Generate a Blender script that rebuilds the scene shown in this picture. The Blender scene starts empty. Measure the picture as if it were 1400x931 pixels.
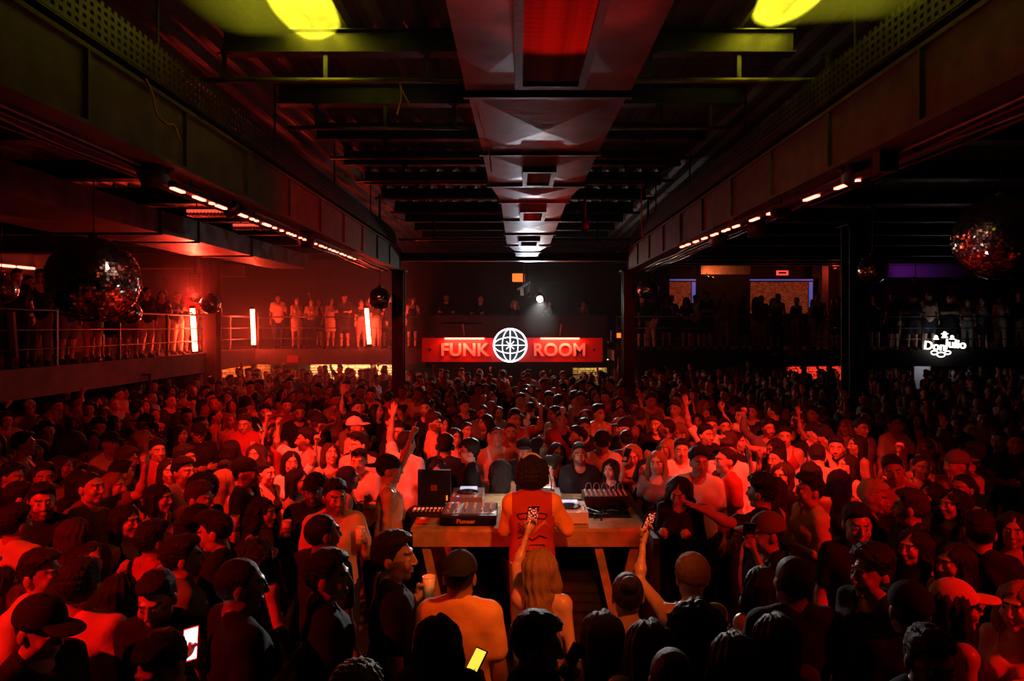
import bpy, bmesh, math, random
import numpy as np
from mathutils import Vector, Matrix, Euler
random.seed(7)
SC = bpy.context.scene
COL = SC.collection
# ======================================================================
# CAMERA, WORLD, MAIN LIGHTS, EXPOSURE
# ======================================================================
F_PX, VX, VY, CAMZ = 933.0, 708.0, 445.0, 3.05          # focal length and vanishing point in pixels of a 1400 x 931 frame
cam_d = bpy.data.cameras.new('camera'); cam = bpy.data.objects.new('camera', cam_d); COL.objects.link(cam); SC.camera = cam
cam.location = (0, 0, CAMZ); cam.rotation_euler = (math.radians(90), 0, 0)
cam_d.sensor_width = 36; cam_d.lens = 36 * F_PX / 1400
cam_d.shift_x = -(VX - 700) / 1400; cam_d.shift_y = -(465.5 - VY) / 1400
cam_d.clip_start = .05; cam_d.clip_end = 100
SC.view_settings.view_transform = 'Standard'; SC.view_settings.look = 'None'; SC.view_settings.gamma = 1; SC.view_settings.use_curve_mapping = False
SC.view_settings.exposure = 0.0
def W(px, py, Y):
    return Vector(((px - VX) * Y / F_PX, Y, CAMZ - (py - VY) * Y / F_PX))
world = bpy.data.worlds.new('night'); SC.world = world; world.use_nodes = True
world.node_tree.nodes['Background'].inputs[0].default_value = (0, 0, 0, 1); world.node_tree.nodes['Background'].inputs[1].default_value = 0

def aim(o, target):
    d = Vector(target) - o.location
    o.rotation_euler = d.to_track_quat('-Z', 'Y').to_euler()
def spot(name, loc, target, col, power, angle=60, blend=.6, size=.08):
    l = bpy.data.lights.new(name, 'SPOT'); l.energy = power; l.color = col; l.spot_size = math.radians(angle); l.spot_blend = blend; l.shadow_soft_size = size
    o = bpy.data.objects.new(name, l); COL.objects.link(o); o.location = loc; aim(o, target); return o
def point(name, loc, col, power, size=.1):
    l = bpy.data.lights.new(name, 'POINT'); l.energy = power; l.color = col; l.shadow_soft_size = size
    o = bpy.data.objects.new(name, l); COL.objects.link(o); o.location = loc; return o
def area(name, loc, target, col, power, sx, sy):
    l = bpy.data.lights.new(name, 'AREA'); l.energy = power; l.color = col; l.shape = 'RECTANGLE'; l.size = sx; l.size_y = sy
    o = bpy.data.objects.new(name, l); COL.objects.link(o); o.location = loc; aim(o, target); return o
RED = (1, .032, .016); DEEP = (1, .008, .004); YEL = (1, .92, .03); WHITE = (1, .97, .92); ORANGE = (1, .16, .022)
# wash lights: (position of the par can on the girders, aim, colour, power, cone)
WASH = [((-2.95, 5.6, 4.20), (-2.6, 8.1, 1.5), RED, 2000, 62), ((2.75, 5.6, 4.20), (2.8, 8.1, 1.5), RED, 1800, 60),
        ((-2.95, 9.5, 4.20), (-5.0, 14.0, 1.5), DEEP, 420, 80), ((2.75, 9.5, 4.20), (2.0, 15.5, 1.5), DEEP, 90, 60),
        ((-5.0, 1.2, 4.45), (-3.4, 4.3, 1.2), DEEP, 1500, 70), ((5.0, 1.2, 4.45), (3.6, 4.6, 1.2), DEEP, 1000, 66),
        ((0.9, 1.6, 4.45), (0, 4.9, 1.35), ORANGE, 800, 34),
        ((2.72, 8.2, 4.22), (-2.8, 10.2, 4.6), DEEP, 900, 55), ((-8.0, 16.9, 3.75), (-6.9, 13.2, 4.65), RED, 600, 75)]  # added pair: red fill across to the girder and up the side duct
for i, (p, t, c, e, a) in enumerate(WASH): spot('par_light', p, t, c, e, a, .75, .10)
# the white profile spot over the sign shines on the decks
SPOT_LAMP = W(738, 408, 21.2)
spot('profile_light', SPOT_LAMP + Vector((0, -.28, -.06)), (0.2, 6.9, 1.2), WHITE, 4200, 16, .7, .05)
# a pin spot over the table; added spots brighten duct end and mirror balls
PIN = [((.95, 9.75, 4.42), (.15, 6.9, 1.2), (1, .93, .80), 150, 24), ((.3, 19.6, 3.95), (.2, 14.2, 4.66), (.80, .86, 1), 330, 13),
       ((-2.95, 6.9, 4.18), W(128, 383, 7.5), (1, .5, .35), 90, 22), ((2.75, 6.9, 4.18), W(1368, 325, 7.5), (1, .4, .28), 90, 22)]
for p, t, c, e, a in PIN: spot('pin_light', p, t, c, e, a, .6, .04)
UPLIGHT = ((.78, 5.02, .22), (.21, 3.42, 4.60))
spot('uplight', UPLIGHT[0], UPLIGHT[1], DEEP, 380, 13, .3, .04)
# yellow moving heads stand behind the camera and paint two discs on the roof
YSPOT = [((-1.2, -1.6, 2.5), W(412, 6, 5.95)), ((1.6, -1.6, 2.5), W(1088, -14, 5.7))]
for p, t in YSPOT: spot('yellow_beam', p, t, YEL, 150000, 3.9, .12, .02)
# ======================================================================
# MATERIALS (all procedural)
# ======================================================================
M = {}
def mat(name, col=(.5, .5, .5), rough=.6, metal=0.0, emit=None, strength=0.0, objcol=False, tint=False, bump=None, mottled=0.0, spec=.5, scale=8.0):
    m = bpy.data.materials.new(name); m.use_nodes = True; M[name] = m
    nt = m.node_tree; N = nt.nodes; L = nt.links; b = N['Principled BSDF']
    b.inputs['Base Color'].default_value = (*col, 1); b.inputs['Roughness'].default_value = rough; b.inputs['Metallic'].default_value = metal
    b.inputs['Specular IOR Level'].default_value = spec
    src = None
    if objcol:
        oi = N.new('ShaderNodeObjectInfo'); src = oi.outputs['Color']
    if tint:
        at = N.new('ShaderNodeAttribute'); at.attribute_name = 'tint'
        mx = N.new('ShaderNodeMix'); mx.data_type = 'RGBA'; mx.blend_type = 'MULTIPLY'; mx.inputs[0].default_value = 1
        if src: L.new(src, mx.inputs[6])
        else: mx.inputs[6].default_value = (*col, 1)
        L.new(at.outputs['Color'], mx.inputs[7]); src = mx.outputs[2]
    tc = None
    if mottled or bump:
        tc = N.new('ShaderNodeTexCoord')
    if mottled:
        nz = N.new('ShaderNodeTexNoise'); nz.inputs['Scale'].default_value = scale; nz.inputs['Detail'].default_value = 6; L.new(tc.outputs['Object'], nz.inputs['Vector'])
        rp = N.new('ShaderNodeValToRGB'); rp.color_ramp.elements[0].position = .3; rp.color_ramp.elements[1].position = .72
        rp.color_ramp.elements[0].color = (1 - mottled,) * 3 + (1,); rp.color_ramp.elements[1].color = (1 + mottled * .6,) * 3 + (1,)
        L.new(nz.outputs['Fac'], rp.inputs[0])
        mx = N.new('ShaderNodeMix'); mx.data_type = 'RGBA'; mx.blend_type = 'MULTIPLY'; mx.inputs[0].default_value = 1
        if src: L.new(src, mx.inputs[6])
        else: mx.inputs[6].default_value = (*col, 1)
        L.new(rp.outputs[0], mx.inputs[7]); src = mx.outputs[2]
        mr = N.new('ShaderNodeMapRange'); mr.inputs[3].default_value = max(0, rough - .15); mr.inputs[4].default_value = min(1, rough + .15)
        L.new(nz.outputs['Fac'], mr.inputs[0]); L.new(mr.outputs[0], b.inputs['Roughness'])
    if src: L.new(src, b.inputs['Base Color'])
    if bump:
        kind, sc, st = bump
        if kind == 'strand':
            mp = N.new('ShaderNodeMapping'); mp.inputs['Scale'].default_value = (sc, sc, sc * .06); L.new(tc.outputs['Object'], mp.inputs[0])
            t = N.new('ShaderNodeTexNoise'); t.inputs['Scale'].default_value = 1; L.new(mp.outputs[0], t.inputs['Vector'])
        else:
            t = N.new('ShaderNodeTexNoise'); t.inputs['Scale'].default_value = sc; t.inputs['Detail'].default_value = 5; L.new(tc.outputs['Object'], t.inputs['Vector'])
        bp = N.new('ShaderNodeBump'); bp.inputs['Strength'].default_value = st; bp.inputs['Distance'].default_value = .01
        L.new(t.outputs['Fac'], bp.inputs['Height']); L.new(bp.outputs[0], b.inputs['Normal'])
    if emit:
        b.inputs['Emission Color'].default_value = (*emit, 1); b.inputs['Emission Strength'].default_value = strength
    return m
mat('skin', rough=.42, objcol=True, tint=True, bump=('noise', 60, .12))
mat('cloth', rough=.85, objcol=True, bump=('noise', 25, .35), spec=.2)
mat('denim', rough=.9, objcol=True, bump=('noise', 40, .3), spec=.2)
mat('shoe', rough=.6, objcol=True)
mat('hair', rough=.55, objcol=True, bump=('strand', 210, 1.0), spec=.35)
# ======================================================================
# MATERIALS OF THE PLACE
# ======================================================================
mat('floor', (.035, .03, .03), .45, mottled=.4, scale=3)
mat('black', (.012, .012, .013), .55)
mat('black_gloss', (.010, .010, .012), .22)
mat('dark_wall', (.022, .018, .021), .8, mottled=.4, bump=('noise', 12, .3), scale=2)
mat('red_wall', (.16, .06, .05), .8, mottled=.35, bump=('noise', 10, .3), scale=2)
mat('steel_dark', (.06, .055, .055), .5, .6, mottled=.5, bump=('noise', 30, .25), scale=5)
mat('steel_grey', (.085, .078, .078), .45, .7, mottled=.5, bump=('noise', 20, .2), scale=6)
mat('girder_paint', (.13, .10, .10), .55, .1, mottled=.5, bump=('noise', 30, .25), scale=5)
mat('galvanised', (.20, .185, .20), .42, .8, mottled=.55, bump=('noise', 9, .18), scale=3.5)
mat('deck', (.10, .097, .088), .6, .3, mottled=.45, scale=3)
mat('pipe', (.22, .20, .17), .4, .5, mottled=.5, scale=9)
mat('concrete', (.17, .15, .14), .85, mottled=.35, bump=('noise', 14, .4), scale=3)
mat('rail', (.14, .12, .12), .35, .8)
mat('plywood', (.50, .36, .19), .6, mottled=.35, scale=14)
mat('pine', (.42, .25, .13), .65, mottled=.3, scale=10)
mat('stone', (.62, .52, .38), .85, objcol=True, mottled=.3, bump=('noise', 18, .5), scale=6)
mat('sign_red', (.62, .035, .03), .5)
mat('sign_letter', (.95, .50, .44), .5)
mat('white_neon', (1, 1, 1), .4, emit=(.80, .91, 1), strength=3.2)
mat('red_tube', (1, .3, .2), .4, emit=(1, .055, .022), strength=110)
mat('red_led', (1, .3, .2), .4, emit=(1, .09, .05), strength=16)
mat('lamp_white', (1, 1, 1), .4, emit=(1, .96, .82), strength=400)
mat('lamp_orange', (1, .5, .2), .4, emit=(1, .14, .02), strength=1.8)
mat('logo_white', (1, 1, 1), .4, emit=(1, .93, .85), strength=2.2)
mat('blue_led', (.2, .4, 1), .4, emit=(.12, .22, 1), strength=.30)
mat('mirror', (.92, .90, .90), .12, 1.0)
mat('cord_orange', (.75, .26, .08), .6)
mat('brown_grille', (.30, .14, .10), .5, .3, mottled=.85, scale=9)
mat('fabric_black', (.02, .02, .022), .95, bump=('noise', 60, .4), spec=.1)
mat('purple_panel', (.22, .17, .30), .7)
mat('red_sign', (.55, .05, .04), .5)
mat('white_panel', (.6, .58, .56), .7)

# ======================================================================
# MESH HELPERS
# ======================================================================
class MB:
    def __init__(s): s.v = []; s.f = []
    def box(s, x0, x1, y0, y1, z0, z1):
        n = len(s.v); s.v += [(x, y, z) for z in (z0, z1) for y in (y0, y1) for x in (x0, x1)]
        s.f += [tuple(n + i for i in q) for q in ((0, 2, 3, 1), (4, 5, 7, 6), (0, 1, 5, 4), (2, 6, 7, 3), (0, 4, 6, 2), (1, 3, 7, 5))]; return s
    def bar(s, a, b, w, h=None, up=(0, 0, 1)):
        a, b = Vector(a), Vector(b); h = h or w; d = (b - a).normalized(); up = Vector(up)
        if abs(d.dot(up)) > .98: up = Vector((0, 1, 0))
        r = d.cross(up).normalized(); u = r.cross(d); n = len(s.v)
        for p in (a, b):
            for i, j in ((-1, -1), (1, -1), (1, 1), (-1, 1)): s.v.append(tuple(p + r * i * w / 2 + u * j * h / 2))
        s.f += [tuple(n + i for i in q) for q in ((0, 1, 2, 3), (7, 6, 5, 4), (0, 4, 5, 1), (1, 5, 6, 2), (2, 6, 7, 3), (3, 7, 4, 0))]; return s
    def tube(s, pts, r, n=8, closed=False, cap=True):
        pts = [Vector(p) for p in pts]; base = len(s.v); m = len(pts); prev = None
        for i, p in enumerate(pts):
            a = pts[(i - 1) % m] if (closed or i) else p; b = pts[(i + 1) % m] if (closed or i < m - 1) else p
            d = (b - a).normalized(); ref = prev if prev is not None else (Vector((0, 0, 1)) if abs(d.z) < .9 else Vector((1, 0, 0)))
            x = (ref - d * ref.dot(d)).normalized(); y = d.cross(x); prev = x
            rr = r[i] if isinstance(r, (list, tuple)) else r
            for k in range(n):
                t = 2 * math.pi * k / n; s.v.append(tuple(p + x * math.cos(t) * rr + y * math.sin(t) * rr))
        for i in range(m if closed else m - 1):
            j = (i + 1) % m
            for k in range(n):
                k2 = (k + 1) % n; s.f.append((base + i * n + k, base + i * n + k2, base + j * n + k2, base + j * n + k))
        if cap and not closed:
            s.f.append(tuple(base + k for k in reversed(range(n)))); s.f.append(tuple(base + (m - 1) * n + k for k in range(n)))
        return s
    def lathe(s, c, prof, n=24, axis='z'):
        base = len(s.v); c = Vector(c)
        for r, h in prof:
            for k in range(n):
                t = 2 * math.pi * k / n; p = (r * math.cos(t), r * math.sin(t), h)
                if axis == 'y': p = (p[0], p[2], p[1])
                s.v.append(tuple(c + Vector(p)))
        for i in range(len(prof) - 1):
            for k in range(n):
                k2 = (k + 1) % n; q = (base + i * n + k, base + i * n + k2, base + (i + 1) * n + k2, base + (i + 1) * n + k)
                s.f.append(q if axis == 'z' else q[::-1])
        s.f.append(tuple(base + k for k in range(n))[::(-1 if axis == 'z' else 1)]); s.f.append(tuple(base + (len(prof) - 1) * n + k for k in range(n))[::(1 if axis == 'z' else -1)])
        return s
    def poly(s, pts, thick, axis=(0, 1, 0)):
        n = len(s.v); m = len(pts); d = Vector(axis) * thick
        s.v += [tuple(p) for p in pts] + [tuple(Vector(p) + d) for p in pts]
        s.f.append(tuple(n + i for i in range(m))); s.f.append(tuple(n + m + i for i in reversed(range(m))))
        for i in range(m): j = (i + 1) % m; s.f.append((n + j, n + i, n + m + i, n + m + j))
        return s
    def mesh(s, name, material, smooth=False):
        me = bpy.data.meshes.new(name); me.from_pydata(s.v, [], s.f); me.update(calc_edges=True)
        if smooth: me.polygons.foreach_set('use_smooth', np.ones(len(me.polygons), bool))
        if material: me.materials.append(M[material])
        return me
    def build(s, name, material, parent=None, smooth=False, bevel=0):
        o = bpy.data.objects.new(name, s.mesh(name, material, smooth)); COL.objects.link(o)
        if parent is not None: o.parent = parent; o.matrix_parent_inverse = Matrix.Translation(parent.location).inverted() if not parent.rotation_euler.z else (Matrix.Translation(parent.location) @ Euler(parent.rotation_euler).to_matrix().to_4x4()).inverted()
        if bevel:
            b = o.modifiers.new('bevel', 'BEVEL'); b.width = bevel; b.segments = 2; b.limit_method = 'ANGLE'
        return o
def put(name, me, parent=None, loc=(0, 0, 0), rot=(0, 0, 0)):
    """one more object sharing a mesh; given in the parent's own space"""
    o = bpy.data.objects.new(name, me); COL.objects.link(o); o.location = loc; o.rotation_euler = rot
    if parent is not None: o.parent = parent
    return o
def tag(o, label=None, cat=None, group=None, kind=None):
    if label: o['label'] = label
    if cat: o['category'] = cat
    if group: o['group'] = group
    if kind: o['kind'] = kind
    return o
def thing(name, label, cat, loc=(0, 0, 0), rz=0.0, group=None):
    o = bpy.data.objects.new(name, None); COL.objects.link(o); o.location = loc; o.rotation_euler = (0, 0, rz); o.empty_display_size = .1
    return tag(o, label, cat, group)
def text_mesh(body, size, depth, name, material, bold=0.0, space=1.0, sx=1.0):
    c = bpy.data.curves.new(name, 'FONT'); c.body = body; c.size = size; c.extrude = depth; c.offset = bold; c.align_x = 'CENTER'; c.align_y = 'CENTER'; c.space_character = space
    t = bpy.data.objects.new(name, c); COL.objects.link(t)
    me = bpy.data.meshes.new_from_object(t.evaluated_get(bpy.context.evaluated_depsgraph_get()))
    bpy.data.objects.remove(t); me.name = name; me.materials.clear(); me.materials.append(M[material])
    if sx != 1.0: me.transform(Matrix.Diagonal((sx, 1, 1, 1)))
    return me
STAND = math.radians(90)

# ======================================================================
# ROOM SHELL
# ======================================================================
X0, X1, Y0, Y1, CEIL = -13.0, 18.5, -4.0, 25.0, 5.85
def struct(name, mb, m, **k): return tag(mb.build(name, m, **k), kind='structure')
struct('floor', MB().box(X0, X1, Y0, Y1, -.2, 0), 'floor')
cm = MB(); n = 420
for i in range(n + 1):                                   # trapezoid ribs of the steel roof deck
    x = X0 + (X1 - X0) * i / n; z = CEIL + (.05 if (i // 2) % 2 else 0)
    cm.v += [(x, Y0, z), (x, Y1, z)]
for i in range(n): cm.f.append((2 * i, 2 * i + 1, 2 * i + 3, 2 * i + 2))
b0 = len(cm.v); cm.box(X0, X1, Y0, Y1, CEIL + .09, CEIL + .2)
struct('ceiling', cm, 'deck')
struct('wall_back', MB().box(X0, X1, Y1, Y1 + .2, 0, CEIL), 'dark_wall')
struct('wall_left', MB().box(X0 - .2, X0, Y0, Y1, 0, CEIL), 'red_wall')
struct('wall_right', MB().box(X1, X1 + .2, Y0, Y1, 0, CEIL), 'dark_wall')
struct('wall_front', MB().box(X0, X1, Y0 - .2, Y0, 0, CEIL), 'dark_wall')

# ---- roof joists between the girders, each an I beam with a hung pipe
trim_no = 0
def trim(mb, m, **k):
    global trim_no; trim_no += 1
    return struct('trim_%d' % trim_no, mb, m, **k)
GL, GR = -2.80, 2.62                                      # inner faces of the two girders
JY = [3.5 + 1.5 * i for i in range(15)]
for j, y in enumerate(JY):
    z = 5.64
    mb = MB().box(GL, GR, y - .006, y + .006, z, z + .20).box(GL, GR, y - .08, y + .08, z - .012, z).box(GL, GR, y - .08, y + .08, z + .198, z + .21)
    trim(mb, 'steel_dark')
for x0, x1 in ((X0, GL - .5), (GR + .5, X1)):             # side bays
    for y in [3.6 + 1.9 * i for i in range(11)]:
        trim(MB().box(x0, x1, y - .05, y + .05, 5.05, 5.30).box(x0, x1, y - .11, y + .11, 5.03, 5.05), 'steel_dark')

# ---- two long girders that carry the roof, each with stiffeners
def girder(x, s, label):
    """s = +1 when the girder lies on the -X side of x"""
    g = thing('roof_girder', label, 'girder', (x, 3, 4.37))
    a, b = (x - .42, x) if s > 0 else (x, x + .42)
    ya, yb = -1.0, 16.2
    lo, hi = 4.37, 4.83
    MB().box(x - .012, x + .012, ya, yb, lo, hi).build('web', 'girder_paint', g)
    MB().box(a + (.40 if s < 0 else 0), b - (.40 if s > 0 else 0), ya, yb, lo, hi).build('web', 'girder_paint', g)
    MB().box(a - .04, b + .04, ya, yb, lo - .03, lo).build('bottom_flange', 'girder_paint', g)
    MB().box(a - .04, b + .04, ya, yb, hi, hi + .03).build('top_flange', 'girder_paint', g)
    me = MB().box(-.018, .018, -.012, .012, 0, hi - lo).mesh('stiffener', 'girder_paint')
    for i in range(12): put('stiffener', me, g, (.02 * s, -1.2 + 1.3 * i, 0))
    bolt = MB().lathe((0, 0, 0), [(.02, 0), (.02, .018), (.012, .024)], 6).mesh('bolt', 'girder_paint')
    for i in range(24): put('bolt', bolt, g, (-.2 * s, -1.0 + .62 * i, -.03), (math.pi, 0, 0))
    return g
girder(GL, 1, 'long steel roof girder lit red, over the neon tube side')
girder(GR, -1, 'long dark steel roof girder on the white lettered logo side')

# ---- perforated cable trays on the girders
def tray(x, label, y0=2.4, y1=15.5):
    t = thing('cable_tray', label, 'cable tray', (x, y0, 4.92))
    mb = MB(); pitch = .075; rows = 5; w = .055
    ny = int((y1 - y0) / pitch)
    def vert(i, k): return (x, y0 + i * pitch / 2, 4.92 + k * w / 2)
    nv = rows * 2 + 1
    for i in range(ny * 2 + 1):
        for k in range(nv): mb.v.append(vert(i, k))
    for i in range(ny * 2):
        for k in range(nv - 1):
            if i % 2 == 1 and k % 2 == 1: continue        # a hole
            a = i * nv + k; mb.f.append((a, a + nv, a + nv + 1, a + 1))
    o = mb.build('perforated_side', 'steel_grey', t); md = o.modifiers.new('thickness', 'SOLIDIFY'); md.thickness = .006
    MB().box(min(x, x + .2 * (1 if x < 0 else -1) * -1), max(x, x + .2 * (1 if x < 0 else -1) * -1), y0, y1, 4.905, 4.915).build('tray_floor', 'steel_grey', t)
    for y in [y0 + .4 + 2.6 * i for i in range(5)]:
        MB().tube([(x - .1 * (1 if x < 0 else -1), y, 4.9), (x - .1 * (1 if x < 0 else -1), y, 5.9)], .012, 6).build('hanger_rod', 'steel_grey', t)
    return t
tray(GL + .05, 'perforated cable tray along the girder over the neon tube side')
tray(GR - .05, 'perforated cable tray along the girder on the lettered logo side')

# ---- cables lying along the girders
def cable(name, pts, r, m, label, cat='cable', group=None, n=6):
    out = []; P = [Vector(p) for p in pts]
    for i in range(len(P) - 1):
        p0, p1, p2, p3 = P[max(i - 1, 0)], P[i], P[i + 1], P[min(i + 2, len(P) - 1)]
        for k in range(6):
            t = k / 6; out.append(.5 * ((2 * p1) + (p2 - p0) * t + (2 * p0 - 5 * p1 + 4 * p2 - p3) * t * t + (3 * p1 - p0 - 3 * p2 + p3) * t ** 3))
    out.append(P[-1])
    return tag(MB().tube(out, r, n).build(name, m, smooth=True), label, cat, group)
rnd = random.Random(3)
for sgn, gx, side in ((-1, GL - .28, 'red lit girder'), (1, GR + .28, 'dark girder')):
    for k in range(4):
        pts = [(gx + sgn * (.1 * k - .12) + rnd.uniform(-.03, .03), y, 4.318 + rnd.uniform(-.012, .005)) for y in np.linspace(3.0, 15.9, 15)]
        cable('power_cable', pts, .013 + .004 * (k % 2), 'black_gloss' if k % 2 else 'pipe', 'cable clipped under the %s' % side, group='cables under the %s' % side)

# ---- pipes hung under the joists
for i, (y, x0, x1, z, dz) in enumerate([(6.48, -3.2, -.45, 5.38, .24), (6.48, .9, 3.3, 5.38, .24), (7.98, -2.7, -.4, 5.36, .26), (7.98, .85, 2.5, 5.36, .26),
                                    (9.48, -2.6, 2.5, 5.38, .24), (10.98, -2.6, 2.5, 5.38, .24), (12.48, -2.6, 2.5, 5.38, .24), (13.98, -2.6, 2.5, 5.36, .26), (15.48, -2.7, 2.6, 5.0, .62)]):
    t = thing('ceiling_pipe', 'thin steel pipe hung across the roof under %s' % ('the yellow disc by the red grille' if i == 0 else 'the yellow disc by the far girder' if i == 1 else 'roof joist number %d from the decks' % i if False else ['', '', 'the joist behind the yellow disc, red side', 'the joist behind the yellow disc, dark side', 'the duct with the hanging orange cord', 'the first narrow duct piece', 'the second narrow duct piece', 'the last duct grille', 'the roof end at the two columns'][i]), 'pipe', (x0, y, z), 0, 'pipes under the roof')
    MB().tube([(x0, y, z), (x1, y, z)], .026, 8).build('pipe', 'pipe', t, smooth=True)
    for k in range(3):
        x = x0 + (x1 - x0) * (.15 + .35 * k); MB().box(x - .02, x + .02, y - .01, y + .01, z + .02, z + dz + .02).box(x - .06, x + .06, y - .02, y + .02, z + dz, z + dz + .02).build('pipe_hanger', 'steel_grey', t)

# ---- ventilation duct down the middle of the roof
duct = thing('ventilation_duct', 'long galvanised ventilation duct with grilles under the middle of the roof', 'air duct', (.21, 2, 4.67))
def duct_piece(y0, y1, w0, w1, zb=4.67, grille=None, crease=True):
    xc = .21; h = .55
    mb = MB()
    P = lambda x, y, z: mb.v.append((x, y, z)) or len(mb.v) - 1
    a, b, c, d = P(xc - w0 / 2, y0, zb), P(xc + w0 / 2, y0, zb), P(xc + w1 / 2, y1, zb), P(xc - w1 / 2, y1, zb)
    A, B, C, D = P(xc - w0 / 2, y0, zb + h), P(xc + w0 / 2, y0, zb + h), P(xc + w1 / 2, y1, zb + h), P(xc - w1 / 2, y1, zb + h)
    m = P(xc, (y0 + y1) / 2, zb - (.035 if crease else 0))
    mb.f += [(a, m, b), (b, m, c), (c, m, d), (d, m, a), (a, b, B, A), (b, c, C, B), (c, d, D, C), (d, a, A, D), (A, B, C, D)]
    o = mb.build('duct_section', 'galvanised', duct)
    MB().box(xc - w0 / 2 - .03, xc + w0 / 2 + .03, y0 - .02, y0 + .02, zb - .03, zb + h).build('joint_flange', 'galvanised', duct)
    if grille:
        gx0, gx1, gy0, gy1, sl = grille
        z = zb - .062
        fr = MB().box(gx0 - .05, gx1 + .05, gy0 - .06, gy0, z - .01, zb).box(gx0 - .05, gx1 + .05, gy1, gy1 + .06, z - .01, zb).box(gx0 - .05, gx0, gy0, gy1, z - .01, zb).box(gx1, gx1 + .05, gy0, gy1, z - .01, zb).build('grille_frame', 'steel_dark', duct)
        MB().box(gx0, gx1, gy0, gy1, z + .035, z + .045).build('dark_backing', 'black', fr)
        k = int((gy1 - gy0) / sl)
        me = MB().bar((gx0, 0, 0), (gx1, 0, 0), sl * .62, .008, (0, .6, 1)).mesh('louvre', 'brown_grille')
        for i in range(k): put('louvre', me, fr, (0, gy0 + sl * (i + .5), z + .012)).matrix_parent_inverse = Matrix.Identity(4)
    return o
duct_piece(.6, 2.2, 1.14, 1.14)
duct_piece(2.24, 4.70, 1.14, 1.14, grille=(.03, .39, 2.5, 4.42, .055))
duct_piece(4.78, 6.36, 1.12, 1.08)
duct_piece(6.40, 7.80, 1.08, 1.08, grille=(.10, .34, 6.95, 7.55, .12))
duct_piece(7.84, 8.85, 1.08, .86)
duct_piece(8.90, 10.4, .86, .86, grille=(.08, .34, 9.4, 10.1, .14))
duct_piece(10.44, 12.0, .86, .86)
duct_piece(12.04, 13.7, .86, .86, grille=(.06, .36, 12.6, 13.3, .14))
duct_piece(13.74, 14.9, .86, .52)
duct_piece(14.94, 16.0, .52, .52)
for y in (2.23, 4.74, 7.82, 10.42, 13.72):
    for s in (-1, 1): MB().tube([(.21 + s * .52, y, 4.7), (.21 + s * .52, y, 5.86)], .008, 6).build('hanger_rod', 'steel_grey', duct)

# orange cords left dangling from duct and pipes
cable('orange_cord', [W(672, 235, 6.2), W(668, 190, 6.2), W(676, 162, 6.2), W(700, 162, 6.2), W(718, 160, 6.2), W(712, 153, 6.2), W(700, 156, 6.2), W(716, 163, 6.2), W(731, 173, 6.2)], .007, 'cord_orange', 'orange cord looped under the ventilation duct', 'cord')
cable('orange_cord', [W(543, 157, 6.5), W(549, 130, 6.5), W(545, 109, 6.48), W(552, 128, 6.5), W(560, 142, 6.5)], .006, 'cord_orange', 'short orange cord knotted on the pipe beside the duct', 'cord')
cable('yellow_strap', [W(199, 108, 5.05), W(208, 128, 5.05), W(214, 155, 5.05), W(228, 170, 5.05), W(238, 172, 5.1), W(246, 192, 5.1)], .010, 'cord_orange', 'pale orange strap hanging from the perforated tray on the red lit girder', 'strap')
cable('orange_cord', [W(880, 330, 11.0), W(878, 312, 11.0), W(877, 296, 11.0), W(877, 250, 10.98)], .012, 'cord_orange', 'small orange cord hanging beside the dark girder', 'cord')

# ---- columns
def h_column(x, y, w, top, label, m='steel_grey'):
    c = thing('steel_column', label, 'column', (x, y, 0))
    MB().box(x - w / 2, x + w / 2, y - w / 2, y - w / 2 + .03, 0, top).build('flange', m, c)
    MB().box(x - w / 2, x + w / 2, y + w / 2 - .03, y + w / 2, 0, top).build('flange', m, c)
    MB().box(x - .02, x + .02, y - w / 2 + .03, y + w / 2 - .03, 0, top).build('web', m, c)
    MB().box(x - w * .8, x + w * .8, y - w * .8, y + w * .8, 0, .03).build('base_plate', m, c)
    MB().box(x - w * .7, x + w * .7, y - w * .7, y + w * .7, top - .03, top).build('cap_plate', m, c)
    return c
h_column(W(545, 0, 16).x, 16.0, .27, 4.34, 'dark steel column beside the word FUNK', 'steel_dark')
h_column(W(859, 0, 16).x, 16.0, .27, 4.34, 'dark steel column beside the word ROOM', 'steel_dark')
h_column(W(1168, 0, 13.5).x, 13.5, .36, 5.03, 'thick black steel column near the white lettered logo', 'black')
h_column(-8.15, 18.2, .34, 5.03, 'column at the balcony corner beside the longest neon tube', 'red_wall')

# ---- LED bars hung under the girders
def led_bar(a, b, pattern, label):
    a, b = Vector(a), Vector(b); L = (b - a).length; d = (b - a) / L
    t = thing('led_bar', label, 'led light', a)
    MB().bar(a + Vector((0, 0, .03)), b + Vector((0, 0, .03)), .07, .045).build('housing', 'black', t)
    for (u, v) in pattern:
        MB().bar(a + d * (u * L), a + d * (v * L), .035, .016).build('led_segment', 'red_led', t)
    for k in range(5):
        p = a + d * (L * (.05 + .225 * k)); MB().tube([p + Vector((0, 0, .05)), (p.x, p.y, 4.345)], .006, 5).build('hanger_wire', 'steel_grey', t)
la, lb = W(235, 257, 5.7), W(487, 355, 12.25)
rp = random.Random(11); pat = []; u = 0
while u < .99:
    l = rp.choice((.006, .008, .02, .03)); pat.append((u, min(u + l, 1))); u += l + rp.choice((.012, .02, .03))
led_bar(la, lb, pat, 'long red LED bar with lit dashes under the red lit girder')
ra, rb = W(1204, 235, 5.15), W(931, 338, 10.0)
led_bar(ra, rb, [(.06, .13), (.19, .24), (.36, .40), (.45, .49), (.56, .575), (.58, .59), (.62, .635), (.645, .66), (.70, .71), (.72, .74), (.78, .81), (.85, .88), (.92, .95), (.97, 1)], 'red LED bar with spaced dashes under the dark girder')
rs = tag(MB().box(ra.x - .07, ra.x + .07, ra.y - .12, ra.y - .02, ra.z - .02, ra.z + .16).build('junction_box', 'steel_grey'), 'small steel junction box at the end of the spaced LED bar', 'box')

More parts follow.
